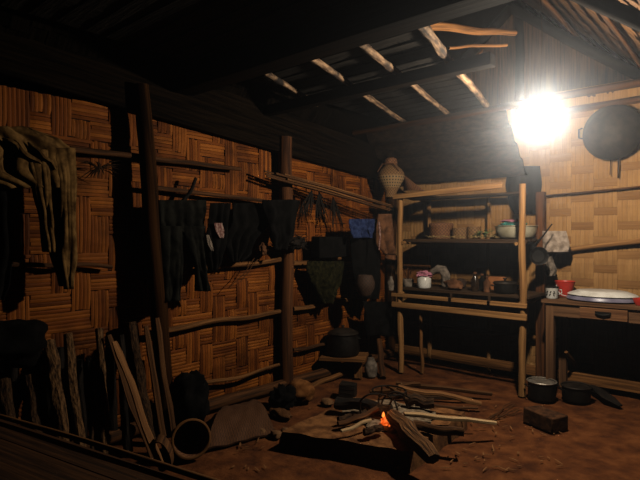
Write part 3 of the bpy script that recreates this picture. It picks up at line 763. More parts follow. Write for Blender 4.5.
for i, (x, y, r) in enumerate(((327, 405, .055), (300, 432, .035), (246, 436, .03), (262, 434, .035), (276, 437, .045), (285, 432, .03), (400, 470, .02))):
    p = onZ(x, y, 0)
    o = MB().blob((p.x, p.y, r * .35), (r, r * .8, r * .55), i * 3.1, .3, 1.5, 16, 10).build('stone', M_STONE)
    tag(o, ['stone left of the blackened log', 'stone against the near left edge of the hearth', 'small stone at the left end of the row before the mat', 'second stone from the left in the row before the mat', 'largest stone at the right end of the mat', 'small stone between mat and hearth', 'pebble by the near corner of the hearth'][i], 'stone')

# ------------------------------------------------------------------ things on the floor along the left wall
# mat leaning low against the wall
a0, a1 = onZ(206, 451, .004), onZ(275, 434, .004)
b0_, b1_ = onX(222, 409, XW + .17), onX(256, 401, XW + .17)
mb = MB().grid(lambda u, v: lerp(lerp(a0, a1, u), lerp(b0_, b1_, u), v) + V((0, 0, .05 * math.sin(PI * v) + .012 * noise.noise(V((u * 5, v * 5, 0))) + .012)), 30, 20, .55, .55, thick=.012)
o = mb.build('reed_mat', M_MAT); tag(o, 'flattened brown reed mat slanting from the wall foot to the floor', 'mat')
def bundle(c, r, seed, m, name, label, cat, amp=.35, freq=1.8, floor=0.0):
    o = MB().blob(c, r, seed, amp, freq, 36, 22, floor=floor).build(name, m, sharp=180); return tag(o, label, cat)
p = onX(190, 424, -2.95); bundle((p.x, p.y, .19), (.11, .13, .20), 2, M_BLACK, 'cloth_bag', 'crumpled black bag at the wall foot beside the upturned basket', 'bag')
p = onZ(277, 408, 0); bundle((p.x + .03, p.y + .04, .075), (.09, .09, .085), 8, M_BLACK, 'cloth_bundle', 'crumpled black cloth heap on the floor left of the tan sack', 'cloth', .5, 2.4)
p = onZ(293, 404, 0); bundle((p.x + .0, p.y + .08, .085), (.125, .11, .09), 14, M_SACK, 'grain_sack', 'rounded tan sack lying at the foot of the middle post', 'sack', .15, 1.2)
p = onZ(284, 417, 0); bundle((p.x, p.y - .03, .03), (.10, .05, .035), 20, M_SPLITD, 'shoe', 'small brown worn slipper in front of the black cloth heap', 'shoe', .3, 1.5)
# basket on its side
def basket_side(c, r, dpt, axis, m, name, label):
    axis = V(axis).normalized(); X = axis.cross(V((0, 0, 1))).normalized(); Y = axis.cross(X); M = Matrix((X, Y, axis)).transposed()
    root = thing(name, V((c.x, c.y, 0)), label, 'basket')
    MB().lathe(c, [(.001, -dpt), (r * .7, -dpt), (r * .8, -dpt * .7), (r, 0), (r * .96, 0), (r * .76, -dpt * .68), (r * .66, -dpt * .95), (.001, -dpt * .95)], 32, M).build('body', m, root)
    MB().tube([c + M @ V((math.cos(2 * PI * k / 30) * r, math.sin(2 * PI * k / 30) * r, .003)) for k in range(31)], .009, 8, cap=False).build('rim', M_RAIL, root)
bc = onT(191, 443, 3.05); bc.z = .115
basket_side(bc, .108, .17, (.75, -.35, .15), M_BASKETB, 'wicker_basket', 'brown wicker basket lying on its side with its mouth open beside the mat')
bc = onT(166, 444, 2.82); bc.z = .115
mb = MB()
def curl(u, v):
    a = lerp(-.6, PI + 1.0, u); return bc + V((-.04 + .03 * math.cos(a), .02 * v, 0)) + RV * (.035 * math.cos(a)) + V((0, 0, .085 * math.sin(a - .4) * lerp(1, .92, v))) - FV * (.11 * v - .05)
mb.grid(curl, 26, 6, .4, .2, thick=.006); o = mb.build('bark_curl', M_SPLITD); tag(o, 'curled strip of light bark between the leaning post and the basket', 'bark')

# leaning firewood: (top px, bottom px at floor) each its own log
XLW = XW + .06
def leaning(top, bot_px, w, m, label, kind='round', Xt=None, zb=0.0, out=.34, seed=None):
    t = onX(top[0], top[1], Xt or (XW + .13))
    d = ray(bot_px, 437); Xb = (Xt or (XW + .13)) + out
    s = Xb / d.x; b = V((Xb, d.y * s, w * .4))
    seed = seed if seed is not None else random.uniform(0, 90)
    mb = split_mb(b, t, w, seed, n=10) if kind == 'split' else pole_mb(b, t, w * 1.12, w * .95, .012, seed=seed, rough=.28, n=26, seg=14)
    o = mb.build('leaning_log', m, sharp=30); tag(o, label, 'log', 'firewood leaning on the clothes wall'); return o
leaning((49, 341), 67, .036, M_BARKP, 'thick bark log leaning on the wall left of the forked-top log')
leaning((68, 334), 84, .028, M_BARKP, 'tall log with a broken pale tip leaning on the wall')
leaning((99, 329), 106, .024, M_BARKP, 'slim rough upright log beside the thin stick')
leaning((92, 362), 92, .009, M_BARK, 'thin short stick between two bark logs')
leaning((114, 342), 163, .026, M_SPLIT, 'long light split log with pale cut end leaning steeply', 'split', Xt=XW + .30, out=.40, seed=21)
leaning((109, 335), 154, .018, M_SPLITD, 'brown split stick right behind the long light split log', 'split', Xt=XW + .20, out=.36)
leaning((131, 322), 150, .034, M_BARK, 'dark thick log just left of the leaning post', Xt=XW + .10, out=.16)
leaning((146, 326), 166, .026, M_SPLITD, 'brown split log touching the leaning post', 'split', Xt=XW + .28, out=.22)
leaning((157, 318), 176, .020, M_SPLITD, 'narrow split log in front of the leaning post', 'split', Xt=XW + .30, out=.22)
leaning((30, 376), 43, .030, M_BARK, 'dark log under the black cloth, second from the picture edge')
leaning((4, 380), 20, .032, M_BARK, 'dark log under the black cloth, nearest the picture edge')
leaning((42, 366), 52, .016, M_BARK, 'thin dark log under the edge of the black cloth', Xt=XW + .08, out=.2)
leaning((120, 335), 128, .024, M_CHAR, 'blackened log standing behind the long light split log', Xt=XW + .19, out=.12)
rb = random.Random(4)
for k in range(9):  # added black logs, standing in for the shadow behind the firewood
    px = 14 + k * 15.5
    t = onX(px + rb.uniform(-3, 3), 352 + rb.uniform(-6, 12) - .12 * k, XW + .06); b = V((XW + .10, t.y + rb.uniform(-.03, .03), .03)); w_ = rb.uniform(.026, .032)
    o = pole_mb(b, t, w_, w_ * .9, .006, rough=.25, n=12).build('leaning_log', M_CHAR); tag(o, 'black log added against the wall to stand in for the shadow behind the firewood', 'log', 'added black logs in place of the firewood shadow')
p = onX(2, 346, XW + .25)
o = MB().blob(p, (.13, .22, .12), 31, .35, 1.6, 36, 20).build('black_cloth', M_BLACK, sharp=180); tag(o, 'black cloth heap thrown over the firewood tops', 'cloth')

# ------------------------------------------------------------------ clothes
def drape(rows, X, m, name, parent=None, amp=.02, folds=5, nu=36, nv=30, seed=0.0, thick=.006, jag=0.0, plane='X', bulge=.0):
    """rows: (py, px_left, px_right) from top to bottom, hung in the plane X (or Y)"""
    y0, y1 = rows[0][0], rows[-1][0]; tab = [((r[0] - y0) / (y1 - y0), r[1], r[2]) for r in rows]
    sgn = 1 if plane == 'X' else -1
    def fn(u, v):
        l, r = polyl(tab, v); px = lerp(l, r, u); py = lerp(y0, y1, v)
        py += jag * noise.noise(V((u * 6 + seed, v * 2, 4))) * v
        p = onX(px, py, X) if plane == 'X' else onY(px, py, X)
        k = amp * (.35 + .65 * v)
        off = k * math.sin(u * folds * 2 * PI + 2.2 * noise.noise(V((u * 3 + seed, v * 2.5, 1)))) + k * .9 * noise.noise(V((u * 7 + seed, v * 5, 7))) + bulge * math.sin(PI * u) 
        d = V((1, 0, 0)) if plane == 'X' else V((0, -1, 0))
        return p + d * off
    return MB().grid(fn, nu, nv, .5, .5, thick=thick).build(name, m, parent, sharp=180)
XC = XW + .16
# jacket
r_ = onX(40, 145, XC)
root = thing('olive_jacket', V((r_.x, r_.y, onX(60, 288, XC).z)), 'olive jacket with dark purple lining hanging over a pole near the picture edge', 'jacket')
drape([(127, -40, 30), (140, -40, 62), (150, -40, 74), (172, -40, 72), (188, 5, 64)], XC + .035, M_OLIVE, 'body', root, amp=.03, folds=4, seed=2, bulge=.02)
drape([(150, 24, 48), (185, 32, 50), (225, 40, 52), (252, 44, 53)], XC + .05, M_OLIVE, 'sleeve', root, amp=.02, folds=1.5, seed=5, bulge=.03)
drape([(148, 52, 75), (180, 59, 76), (220, 61, 75), (258, 60, 77), (289, 65, 73)], XC + .06, M_OLIVE, 'sleeve', root, amp=.010, folds=1.6, seed=9, bulge=.012)
part(drape([(155, 30, 66), (200, 42, 67), (250, 50, 66), (286, 58, 66)], XC + .012, M_PURPLE, 'lining', root, amp=.02, folds=3, seed=12), 'dark purple lining showing between the sleeves')
for k in range(3):
    a, b = onX(2 + k * 13, 138 + k * 2, XC + .08), onX(28 + k * 14, 158 + k * 6, XC + .085)
    MB().tube(pathpts(a, b, 9, .03, k * 7), [.006, .018, .024, .028, .027, .024, .02, .014, .005], 10, flat=.6, rough=.3).build('fold', M_OLIVE, root)
o = drape([(150, -45, 10), (200, -45, 14), (250, -45, 15), (285, -45, 9), (300, -45, 4)], XC - .04, M_BLACK, 'hanging_garment', amp=.03, folds=4, seed=17); tag(o, 'black garment hanging behind the jacket at the picture edge', 'clothing')
# trousers
r_ = onX(180, 210, XC)
root = thing('dark_trousers', V((r_.x, r_.y, onX(170, 302, XC).z)), 'dark grey trousers hanging with two uneven legs beside the leaning post', 'trousers')
drape([(200, 158, 206), (212, 159, 206), (232, 160, 204)], XC + .03, M_DGREY, 'waist', root, amp=.015, folds=5, seed=3)
drape([(226, 160, 184), (250, 161, 183), (275, 161, 182), (301, 160, 181)], XC + .035, M_DGREY, 'leg', root, amp=.02, folds=2, seed=4, bulge=.03)
drape([(226, 182, 205), (250, 189, 206), (270, 195, 206), (291, 196, 209)], XC + .035, M_DGREY, 'leg', root, amp=.018, folds=2, seed=8, bulge=.03)
r_ = onX(215, 210, XC)
root = thing('black_shirt', V((r_.x, r_.y, onX(212, 270, XC).z)), 'black shirt with small floral and striped patches beside the dark trousers', 'shirt')
drape([(203, 210, 230), (222, 208, 228), (240, 205, 226), (262, 208, 220), (270, 209, 216)], XC + .05, M_BLACK, 'body', root, amp=.018, folds=2.5, seed=6, bulge=.02)
part(drape([(223, 214, 222), (230, 215, 224), (238, 219, 224)], XC + .095, M_ROSE, 'floral_patch', root, amp=.004, folds=2, nu=12, nv=10, thick=.003), 'pale rose floral patch')
part(drape([(235, 206, 209), (243, 207, 212), (251, 211, 214)], XC + .095, M_GREYC, 'striped_patch', root, amp=.004, folds=2, nu=10, nv=10, thick=.003), 'narrow pale striped patch')
o = drape([(203, 232, 268), (225, 231, 268), (240, 224, 257), (252, 228, 250), (262, 231, 240)], XC + .02, M_BLACK, 'hanging_shirt', amp=.025, folds=3.5, seed=26, jag=5); tag(o, 'dark top with pointed hem hanging right of the patched black shirt', 'shirt')
o = drape([(200, 262, 300), (215, 266, 296), (235, 270, 292), (250, 272, 284)], XC + .10, M_BLACK, 'shoulder_bag', amp=.03, folds=2, seed=33, bulge=.06); tag(o, 'black bag hanging on the upper part of the middle post', 'bag')
p = onX(297, 243, XW + .22)
root = thing('dry_herb_bunch', p - V((0, 0, .08)), 'dark ragged bunch of dried plants right of the middle post', 'plant bunch')
mb = MB(); rnd = random.Random(5)
for k in range(60):
    d = V((rnd.uniform(-.3, .6), rnd.uniform(-1, 1), rnd.uniform(-.55, .55))).normalized() * rnd.uniform(.05, .12)
    mb.tube([p, p + d * .6 + V((0, 0, .008)), p + d], [.005, .004, .0015], 5)
mb.blob(p, (.05, .10, .05), 3, .5, 2)
mb.build('stems', M_CHAR, root)
p = onX(99, 168, XW + .16)
mb = MB(); rnd = random.Random(15)
for k in range(34):
    e = onX(99 + rnd.uniform(-24, 24), 169 + rnd.uniform(-9, 12), XW + .16 + rnd.uniform(-.03, .05))
    mb.tube([p, lerp(p, e, .5) + V((.01, 0, .012)), e], [.006, .008, .002], 5, flat=.4)
o = mb.build('hanging_dry_leaves', M_BARK); tag(o, 'frayed dry palm leaves stuck behind the pole between jacket and leaning post', 'leaves')
p = onX(264, 249, XC + .04); o = MB().blob(p, (.025, .04, .045), 44, .4, 2).build('cloth_scrap', M_BROWNC); tag(o, 'small pinkish brown cloth scrap tied left of the middle post', 'cloth')
for k in range(2):
    o = pole_mb(onX(258 + k * 6, 254, XC - .02), onX(230 + k * 10, 288 - k * 6, XC - .05), .004, .003, .01, seg=6, n=8).build('hanging_stick', M_SPLITD); tag(o, ['slanting thin stick on the wall below the pointed black top', 'slanting thin stick nearer the middle post'][k], 'stick')
pp = [onX(170, 233, XC - .06), onX(196, 178, XC - .03)]
o = pole_mb(pp[0], pp[1], .018, .012, .02).build('hanging_branch', M_CHAR); tag(o, 'black slanting branch behind the dark trousers', 'branch')

# ------------------------------------------------------------------ corner hangings
a, b, c, d = onX(311, 237, XW + .12), onX(338, 236, XW + .12), onX(339, 257, XW + .12), onX(312, 259, XW + .12)
mb = MB(); mb.box((XW + .17, (a.y + b.y) / 2, (a.z + c.z) / 2 + .003), (.11, b.y - a.y, a.z - c.z), jit=.004)
o = mb.build('dark_box', M_BLACK, bevel=.01); tag(o, 'dark square box standing on the pole near the corner', 'box')
root_p = onX(325, 264, XW + .16)
root = thing('hanging_net_bag', root_p - V((0, 0, .4)), 'dark green net bag hanging in a triangle below the dark box', 'bag')
drape([(261, 307, 343), (268, 306, 344), (280, 310, 340), (292, 315, 335), (303, 320, 329)], XW + .15, M_KHAKI, 'pouch', root, amp=.03, folds=2.5, seed=40, bulge=.07)
for s_px in (310, 343):
    MB().tube([onX(s_px, 276, XW + .17), onX(lerp(s_px, 326, .6), 262, XW + .13), onX(lerp(s_px, 326, .8), 257, XW + .1)], .005, 6).build('strap', M_KHAKI, root)
for k, (x0, y0, x1, y1) in enumerate(((312, 190, 305, 216), (319, 192, 322, 220), (333, 197, 337, 226))):
    p = onX(x0, y0, XW + .22); mb = MB(); rnd = random.Random(k)
    for q in range(22):
        e = onX(x1 + rnd.uniform(-7, 7), y1 + rnd.uniform(-9, 3), XW + .22 + rnd.uniform(-.04, .05))
        mb.tube([p, lerp(p, e, .5) + V((rnd.uniform(-.01, .01), rnd.uniform(-.02, .02), 0)), e], [.004, .005, .0015], 5)
    o = mb.build('hanging_herbs', M_CHAR); tag(o, ['left', 'middle', 'right'][k] + ' one of three dark dried bunches hanging from the stick bundle', 'plant bunch', 'dried bunches under the stick bundle')
o = drape([(219, 349, 378), (226, 349, 377), (238, 352, 375)], -2.87, M_DBLUE, 'blue_cloth', amp=.022, folds=4, seed=50, jag=2); tag(o, 'blue cloth hanging by the corner left of the shelf', 'cloth')
o = drape([(238, 350, 376), (262, 352, 380), (285, 355, 380), (298, 360, 374)], -2.98, M_BLACK, 'black_bag', amp=.03, folds=2, seed=55, bulge=.09); tag(o, 'black bag hanging in the corner below the blue cloth', 'bag')
o = drape([(301, 362, 388), (316, 364, 392), (335, 366, 392)], -2.96, M_BLACK, 'black_sack', amp=.03, folds=2, seed=58, bulge=.08); tag(o, 'black sack hanging lowest in the corner above the jar', 'bag')
p = onX(365, 285, -2.76); o = MB().lathe(p - V((0, 0, .09)), [(.001, 0), (.05, .0), (.085, .06), (.09, .11), (.07, .17), (.06, .18), (.001, .18)], 24).build('hanging_basket', M_BASKETD); tag(o, 'small dark round basket hanging in front of the corner bags', 'basket')
o = drape([(214, 378, 391), (230, 376, 393), (246, 377, 394), (254, 382, 393)], -2.82, M_BROWNC, 'brown_bag', amp=.02, folds=2, seed=61, bulge=.06); tag(o, 'brown cloth bag hanging on the left post of the shelf', 'bag')
o = MB().tube([onX(379, 222, -2.7), onX(380, 236, -2.7), onX(379, 250, -2.71)], [.008, .010, .007], 8, rough=.2).build('hanging_strap', M_ROSE); tag(o, 'pale pinkish strap hanging left of the brown cloth bag', 'strap')
p = onX(391, 257, -2.78); o = MB().box(p, (.10, .12, .05), Matrix.Rotation(.3, 3, 'Z'), jit=.012).build('cloth_bundle', M_BROWNC, bevel=.015); tag(o, 'folded brown cloth tucked beside the left shelf post', 'cloth')
p = onT(391, 283, 5.1); o = MB().lathe(p - V((0, 0, .07)), [(.001, 0), (.03, 0), (.038, .03), (.038, .08), (.016, .11), (.014, .135), (.001, .135)], 20).build('pale_bottle', M_GREYC); tag(o, 'pale round bottle hanging just left of the left shelf post', 'bottle')
MB_ = MB().tube([p + V((0, 0, .06)), p + V((.02, 0, .16)), p + V((.05, 0, .19))], .003, 6); c_ = MB_.build('cord', M_BOARD, o)

# ------------------------------------------------------------------ on the shelf
# top: fish basket and winnowing cone
ZT = 1.72
bk = onY(391, 190, 4.47); bk.z = 1.703
root = thing('fish_basket', bk, 'pale woven basket with narrow foot and open belt of holes on the shelf top', 'basket')
MB().lathe(bk, [(.001, 0), (.060, 0), (.062, .02), (.058, .05), (.085, .10)], 32).build('foot', M_BASKET, root)
m, nt, out = nodes_of('open basket weave')
b_ = nt.nodes.new('ShaderNodeBsdfPrincipled'); b_.inputs['Roughness'].default_value = .8
tc_ = nt.nodes.new('ShaderNodeTexCoord'); mp = nt.nodes.new('ShaderNodeMapping'); mp.inputs['Scale'].default_value = (30, 31, 1); nt.links.new(tc_.outputs['UV'], mp.inputs[0])
bt = nt.nodes.new('ShaderNodeTexBrick'); bt.offset = 0; bt.inputs['Scale'].default_value = 1; bt.inputs['Mortar Size'].default_value = .26; bt.inputs['Brick Width'].default_value = 1; bt.inputs['Row Height'].default_value = 1
bt.inputs['Color1'].default_value = bt.inputs['Color2'].default_value = (.02, .012, .006, 1); bt.inputs['Mortar'].default_value = (.36, .22, .10, 1)
nt.links.new(mp.outputs[0], bt.inputs[0]); nt.links.new(bt.outputs[0], b_.inputs['Base Color']); nt.links.new(b_.outputs[0], out.inputs[0])
part(MB().lathe(bk, [(.084, .098), (.112, .15), (.134, .19), (.138, .215)], 32).build('open_belt', m, root), 'belt of square holes')
MB().lathe(bk, [(.138, .214), (.130, .25), (.105, .285), (.075, .31), (.060, .33)], 32).build('shoulder', M_BASKET, root)
MB().lathe(bk, [(.062, .328), (.066, .34), (.055, .39), (.030, .405), (.001, .408)], 24, ripple=.15).build('cap', M_BASKETB, root)
MB().tube([bk + V((.125, -.05, .25)), bk + V((.07, -.07, .33)), bk + V((-.05, -.08, .335)), bk + V((-.11, -.08, .26))], .007, 8).build('tie_cord', M_BROWNC, root)
# woven cone leaning on the basket
e0_, e1_, e2_ = onY(404, 176, 4.66), onY(424, 192, 4.66), onY(404, 192, 4.74)
mb = MB().grid(lambda u, v: lerp(e0_, lerp(e2_, e1_, u), v) + V((0, -.05 * math.sin(PI * u) * v, max(0.0, .012))), 16, 16, .3, .3, thick=.006)
o = mb.build('woven_cone', M_BASKETB); tag(o, 'woven brown cone leaning on the right of the fish basket', 'basket')
# middle shelf
ZM = 1.283
def msh(px, y): return V((onY(px, 237, y).x, y, ZM))
def rbasket(px, y, r, h, m, label, lid=True):
    c = msh(px, y); root = thing('round_basket', c, label, 'basket', 'baskets on the middle shelf')
    MB().lathe(c, [(.001, 0), (r * .95, 0), (r, .02), (r * 1.0, h), (r * .92, h), (r * .9, .02), (.001, .015)], 32).build('body', m, root)
    if lid: MB().lathe(c, [(r * 1.04, h - .02), (r * 1.05, h + .005), (r * .98, h + .018), (r * .4, h + .026), (.001, h + .028)], 32).build('lid', m, root)
    return root
rbasket(441, 4.70, .115, .135, M_BASKETB, 'brown lidded round basket on the middle shelf')
rbasket(460, 4.67, .075, .105, M_BASKET, 'pale narrow basket right of the brown lidded basket', False)
rbasket(474, 4.68, .065, .115, M_BASKET, 'pale tall basket second to the right of the brown lidded basket', False)
c = msh(484, 4.62); mb = MB(); rnd = random.Random(9)
for k in range(34):
    a = rnd.uniform(0, 2 * PI); r = rnd.uniform(.01, .06); h = rnd.uniform(.01, .085); q = c + V((r * math.cos(a) * 1.1, r * math.sin(a) * .7, h)); d = V((math.cos(a), math.sin(a) * .7, rnd.uniform(-.2, .7))).normalized() * .05; s2 = d.cross(V((0, 0, 1))).normalized() * .014
    mb.grid(lambda u, v: q + d * u + s2 * (2 * v - 1) * math.sin(PI * min(max(u, .06), .96)) - V((0, 0, .012 * u * u)), 4, 2, thick=.002)
o = mb.build('green_leaves', M_GREEN); tag(o, 'bunch of green leaves left of the enamel basin', 'leaves', kind='stuff')
mb = MB()
for k in range(90):
    q = msh(rnd.uniform(428, 497), rnd.uniform(4.42, 4.48)) + V((0, 0, rnd.uniform(.008, .024))); a = rnd.uniform(0, PI); d = V((math.cos(a), math.sin(a) * .35, rnd.uniform(-.15, .3))) * rnd.uniform(.025, .06)
    mb.tube([q, q + d * .5 + V((0, 0, .004)), q + d], [.003, .005, .0015], 5, flat=.5)
o = mb.build('straw_litter', M_STRAW); tag(o, 'pale dry straw and husks strewn along the middle shelf edge', 'straw', kind='stuff')
bc = msh(516, 4.70); root = thing('enamel_basin', bc, 'large pale metal basin on the right end of the middle shelf', 'basin')
part(MB().lathe(bc, [(.001, 0), (.125, 0), (.155, .02), (.172, .07), (.178, .108), (.187, .112), (.187, .117), (.172, .114), (.165, .07), (.145, .025), (.12, .008), (.001, .008)], 40).build('bowl', mat('pale tinned metal', [(.3, (.38, .33, .22)), (.7, (.56, .50, .36))], coord='Object', scale=(1, 1, 1), nscale=9, bump=.05, rough=.5, metal=.25), root), 'pale tinned bowl')
o = MB().blob(bc + V((-.03, -.0, .132)), (.115, .10, .022), 71, .35, 2, 28, 12).build('teal_lid', M_TEAL); tag(o, 'teal plastic cover lying in the metal basin', 'cover')
o = MB().blob(bc + V((-.06, -.02, .162)), (.065, .06, .013), 75, .35, 2, 24, 10).build('pink_cloth', M_PINK); tag(o, 'small pink cloth on top of the teal cover', 'cloth')
# pan with upward handle at the right end of the shelf
pc = onY(531, 246, YF + .24); root = thing('frying_pan', pc - V((0, 0, .13)), 'black pan with upward handle hung at the right end of the shelf', 'pan')
d = (onY(552, 223, YF + .2) - onY(536, 240, YF + .2)).normalized(); Nn = V((.5, -.8, .1)).normalized(); Xa = Nn.cross(V((0, 0, 1))).normalized(); M = Matrix((Xa, Nn.cross(Xa), Nn)).transposed()
pc2 = onY(539, 256, YF + .20)
MB().lathe(pc2, [(.001, -.035), (.052, -.03), (.072, 0), (.077, .004), (.070, .002), (.050, -.026), (.001, -.03)], 30, M).build('bowl', M_IRON, root)
MB().tube([onY(534, 246, YF + .2), onY(543, 236, YF + .19), onY(552, 224, YF + .19)], [.018, .012, .009], 10, flat=.5).build('handle', M_IRON, root)
# work surface
ZS = ZW + .002
def wsh(px, y): return V((onY(px, 290, y).x, y, ZS))
c = wsh(424, YF + .10); root = thing('storage_jar', c, 'white jar with crumpled pink cover on the left of the worktop', 'jar')
MB().lathe(c, [(.001, 0), (.062, 0), (.067, .008), (.067, .088), (.056, .102), (.054, .108), (.001, .108)], 28).build('body', M_WHITE, root)
part(MB().blob(c + V((0, 0, .125)), (.070, .066, .036), 5, .4, 2.2, 26, 14).build('cover', M_PINK, root), 'crumpled pink cloth cover')
c = wsh(408, YF + .12); root = thing('utensil_cup', c, 'dark cup holding brushes at the left end of the worktop', 'cup')
MB().lathe(c, [(.001, 0), (.045, 0), (.058, .05), (.05, .075), (.044, .075), (.05, .05), (.001, .01)], 24).build('body', M_GREYC, root)
for k in range(6):
    a = k * 1.05; part(MB().tube([c + V((0, 0, .04)), c + V((math.cos(a) * .02, math.sin(a) * .02, .1)), c + V((math.cos(a) * .04, math.sin(a) * .03, .14 + .02 * (k % 3)))], [.004, .006, .003], 6).build('brush', M_PURPLE if k % 2 else M_BROWNC, root), 'dark brush')
# mincer-like arched tool
c = wsh(439, YF + .25)
arch = [c + V((dx, 0, dz)) for dx, dz in ((-.10, .115), (-.06, .15), (-.01, .175), (.04, .165), (.07, .12), (.075, .06), (.045, .02))]
o = MB().tube(arch, [.022, .032, .042, .046, .046, .044, .028], 14, rough=.2).build('wooden_hook', M_GREYC); tag(o, 'arched greyish wooden tool curving over behind the white jar', 'tool')
o = MB().box(wsh(407, YF + .42) + V((.10, 0, .10)), (.34, .02, .19), Matrix.Rotation(-.05, 3, 'X')).build('chopping_board', M_SACK, bevel=.004); tag(o, 'pale board standing at the back left of the worktop', 'board')
c = wsh(454, YF + .11); o = MB().blob(c + V((0, 0, .045)), (.085, .055, .05), 81, .35, 1.6, 26, 14, floor=ZS).build('gourd', M_BROWNC); tag(o, 'brownish gourd lying in the middle of the worktop', 'gourd')
c = wsh(461, YF + .28); o = MB().blob(c + V((0, 0, .045)), (.05, .05, .05), 83, .2, 1.6, 22, 14, floor=ZS).build('coconut_bowl', M_BASKETD); tag(o, 'dark round bowl behind the gourd', 'bowl')
def bottle(px, y, r, h, m, label, name='bottle'):
    c = wsh(px, y); root = thing(name, c, label, 'bottle', 'bottles on the worktop')
    MB().lathe(c, [(.001, 0), (r, 0), (r, h * .62), (r * .4, h * .78), (r * .38, h * .92), (.001, h * .92)], 20).build('body', m, root)
    MB().lathe(c, [(r * .48, h * .9), (r * .48, h), (.001, h)], 16).build('cap', M_BROWNC, root)
M_GLASSD = mat('dark glass', [(.3, (.012, .008, .006)), (.7, (.03, .02, .014))], coord='Object', scale=(1, 1, 1), nscale=8, bump=0, rough=.15, spec=.5)
bottle(475, YF + .13, .034, .17, M_GLASSD, 'dark brown bottle right of the gourd')
bottle(482, YF + .22, .036, .15, M_DGREY, 'dark grey bottle just right of the dark brown bottle')
bottle(487, YF + .11, .030, .14, M_BROWNC, 'reddish brown bottle left of the small lidded pot')
c = wsh(497, YF + .33); o = MB().box(c + V((0, 0, .06)), (.14, .05, .12), jit=.004).build('brown_carton', mat('brown carton', [(.3, (.30, .12, .05)), (.7, (.45, .2, .09))], coord='Object', scale=(1, 1, 1), nscale=10, bump=.1), bevel=.004); tag(o, 'reddish brown carton behind the bottles on the worktop', 'carton')
c = wsh(505, YF + .13); pot('small_pot', c, .092, .085, M_IRON, 'small black lidded pot at the right end of the worktop', lid=.022, rim=M_WOK, lidm=M_WOK)

# ------------------------------------------------------------------ on the table
ZTB = TZ + .002
def tbl(px, y): return V((onY(px, 295, y).x, y, ZTB))
c = tbl(552, 4.52); root = thing('enamel_mug', c, 'white enamel mug with dark flower pattern at the left of the table', 'mug')
MB().lathe(c, [(.001, 0), (.044, 0), (.049, .008), (.051, .088), (.053, .094), (.049, .094), (.046, .012), (.001, .01)], 28).build('body', M_WHITE, root)
mb = MB()
for k, a in enumerate((3.6, 4.2, 4.75, 5.3)):
    for j in range(4):
        aa = a + .1 * math.cos(j * 1.6); zz = .045 + .016 * math.sin(j * 1.6 + k)
        q = c + V((.0515 * math.cos(aa), .0515 * math.sin(aa), zz)); mb.blob(q, (.0045, .0045, .006), k * 3 + j, .3, 1.5, 8, 6)
part(mb.build('flower_pattern', M_DGREY, root), 'dark flower pattern')
MB().lathe(c, [(.051, .088), (.055, .092), (.055, .097), (.050, .097)], 28).build('rim', M_DGREY, root)
MB().tube([c + RV * .05 + V((0, 0, .07)), c + RV * .078 + V((0, 0, .07)), c + RV * .082 + V((0, 0, .045)), c + RV * .05 + V((0, 0, .03))], .005, 8).build('handle', M_WHITE, root)
c = tbl(565, 4.75); root = thing('red_bowl', c, 'red plastic bowl with wire handle between mug and enamel lid', 'bowl')
MB().lathe(c, [(.001, 0), (.046, 0), (.052, .01), (.072, .09), (.080, .125), (.084, .128), (.079, .132), (.068, .09), (.048, .014), (.001, .012)], 32).build('body', M_RED, root)
MB().tube([c - RV * .072 + V((0, 0, .10)), c - RV * .085 + V((.02, -.03, .06)), c + V((.0, -.095, .02)), c + V((.04, -.1, .012))], .003, 6).build('handle', M_WHITE, root)
c = V((onY(602, 290, 4.62).x, 4.622, ZTB)); MS = Matrix.Diagonal((1.06, .85, .9)); root = thing('enamel_basin', c, 'wide white oval enamel basin with blue rim upside down on the table', 'basin')
part(MB().lathe(c, [(.235, .0), (.248, .012), (.240, .035), (.225, .050), (.20, .055)], 48, MS).build('rim', M_BLUE, root), 'blue enamel rim')
MB().lathe(c, [(.236, .045), (.242, .052), (.225, .064), (.19, .078), (.17, .088), (.155, .090), (.001, .091)], 48, MS).build('body', M_WHITE, root)
c = V((onY(643, 295, 4.52).x, 4.50, ZTB)); o = MB().lathe(c, [(.001, 0), (.045, 0), (.06, .03), (.065, .05), (.06, .05), (.045, .01), (.001, .008)], 24).build('red_dish', M_RED); tag(o, 'red dish half out of view at the right edge of the table', 'dish')
# cloth bag hung on the wall post
o = drape([(231, 543, 566), (237, 543, 568), (246, 543, 570), (252, 545, 568)], 4.70, M_WCLOTH, 'white_bag', amp=.012, folds=2, seed=90, plane='Y', bulge=.04); tag(o, 'white crumpled bag hanging beside the post on the pale wall', 'bag')
o = drape([(253, 544, 556), (262, 545, 554), (270, 545, 557), (276, 547, 555)], 4.76, M_GREYC, 'grey_rag', amp=.02, folds=2, seed=93, plane='Y', bulge=.02); tag(o, 'small greyish rag hanging below the white bag', 'cloth')
o = drape([(166, 508, 540), (185, 506, 542), (203, 509, 540), (214, 515, 537)], 4.865, M_BLACK, 'hanging_coat', amp=.010, folds=3, seed=97, plane='Y', bulge=.005); tag(o, 'black coat hanging on the end wall under the lamp behind the right shelf post', 'coat')
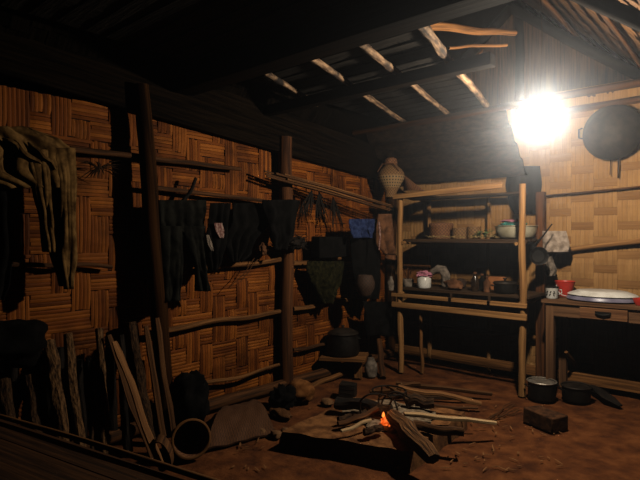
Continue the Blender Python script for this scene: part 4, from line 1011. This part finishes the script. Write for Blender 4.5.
# wok and utensils on the back wall
wc = onY(612, 132, YW - .10)
root = thing('hanging_wok', wc - V((0, 0, .23)), 'large dark wok hanging on the pale end wall right of the lamp', 'wok')
Mw = Matrix.Rotation(PI / 2, 3, 'X')
prof = [(.001, .105), (.06, .100), (.12, .080), (.17, .050), (.205, .015), (.222, -.012), (.228, -.014), (.215, .006), (.17, .040), (.12, .070), (.001, .095)]
MB().lathe(wc, [(r, h) for r, h in prof], 44, Mw).build('bowl', M_WOK, root)
for s in (-1, 1):
    q = wc + V((s * .225, .012, .02)); MB().tube([q + V((0, 0, .045)), q + V((s * .03, 0, .035)), q + V((s * .03, 0, -.035)), q + V((0, 0, -.045))], .007, 8).build('handle', M_WOK, root)
for k, (x, y0, y1, r) in enumerate(((610, 150, 175, .006), (618, 150, 178, .010))):
    o = MB().tube([onY(x, y0, YW - .05), onY(x + .5, (y0 + y1) / 2, YW - .045), onY(x, y1, YW - .05)], [r * .8, r, r * 1.2], 10, flat=.5).build('ladle', M_BOARD); tag(o, ['thin dark ladle handle below the wok', 'thicker dark spatula handle below the wok'][k], 'utensil')
# ------------------------------------------------------------------ camera, world
cd = bpy.data.cameras.new('camera'); cam = bpy.data.objects.new('camera', cd); COL.objects.link(cam)
cam.location = CAM; cam.rotation_euler = (PI / 2, 0, TH); cd.sensor_width = 36; cd.lens = FPX / 640 * 36; cd.shift_y = -3 / 640; cd.clip_start = .02
sc.camera = cam
w = bpy.data.worlds.new('night'); sc.world = w; w.use_nodes = True; nt = w.node_tree; nt.nodes.clear()
out = nt.nodes.new('ShaderNodeOutputWorld'); bg = nt.nodes.new('ShaderNodeBackground'); bg.inputs[0].default_value = (0, 0, 0, 1); bg.inputs[1].default_value = 0
vs = nt.nodes.new('ShaderNodeVolumeScatter'); vs.inputs['Density'].default_value = .0225; vs.inputs['Anisotropy'].default_value = .945; vs.inputs['Color'].default_value = (.82, .88, 1, 1)
nt.links.new(bg.outputs[0], out.inputs['Surface']); nt.links.new(vs.outputs[0], out.inputs['Volume'])
sc.view_settings.view_transform = 'Standard'; sc.view_settings.look = 'None'; sc.view_settings.gamma = 1; sc.view_settings.use_curve_mapping = False
sc.view_settings.exposure = 0.0
try:
    sc.cycles.use_denoising = True; sc.cycles.denoiser = 'OPENIMAGEDENOISE'; sc.cycles.volume_bounces = 0; sc.cycles.max_bounces = 6; sc.cycles.diffuse_bounces = 0; sc.cycles.caustics_reflective = False
except Exception: pass
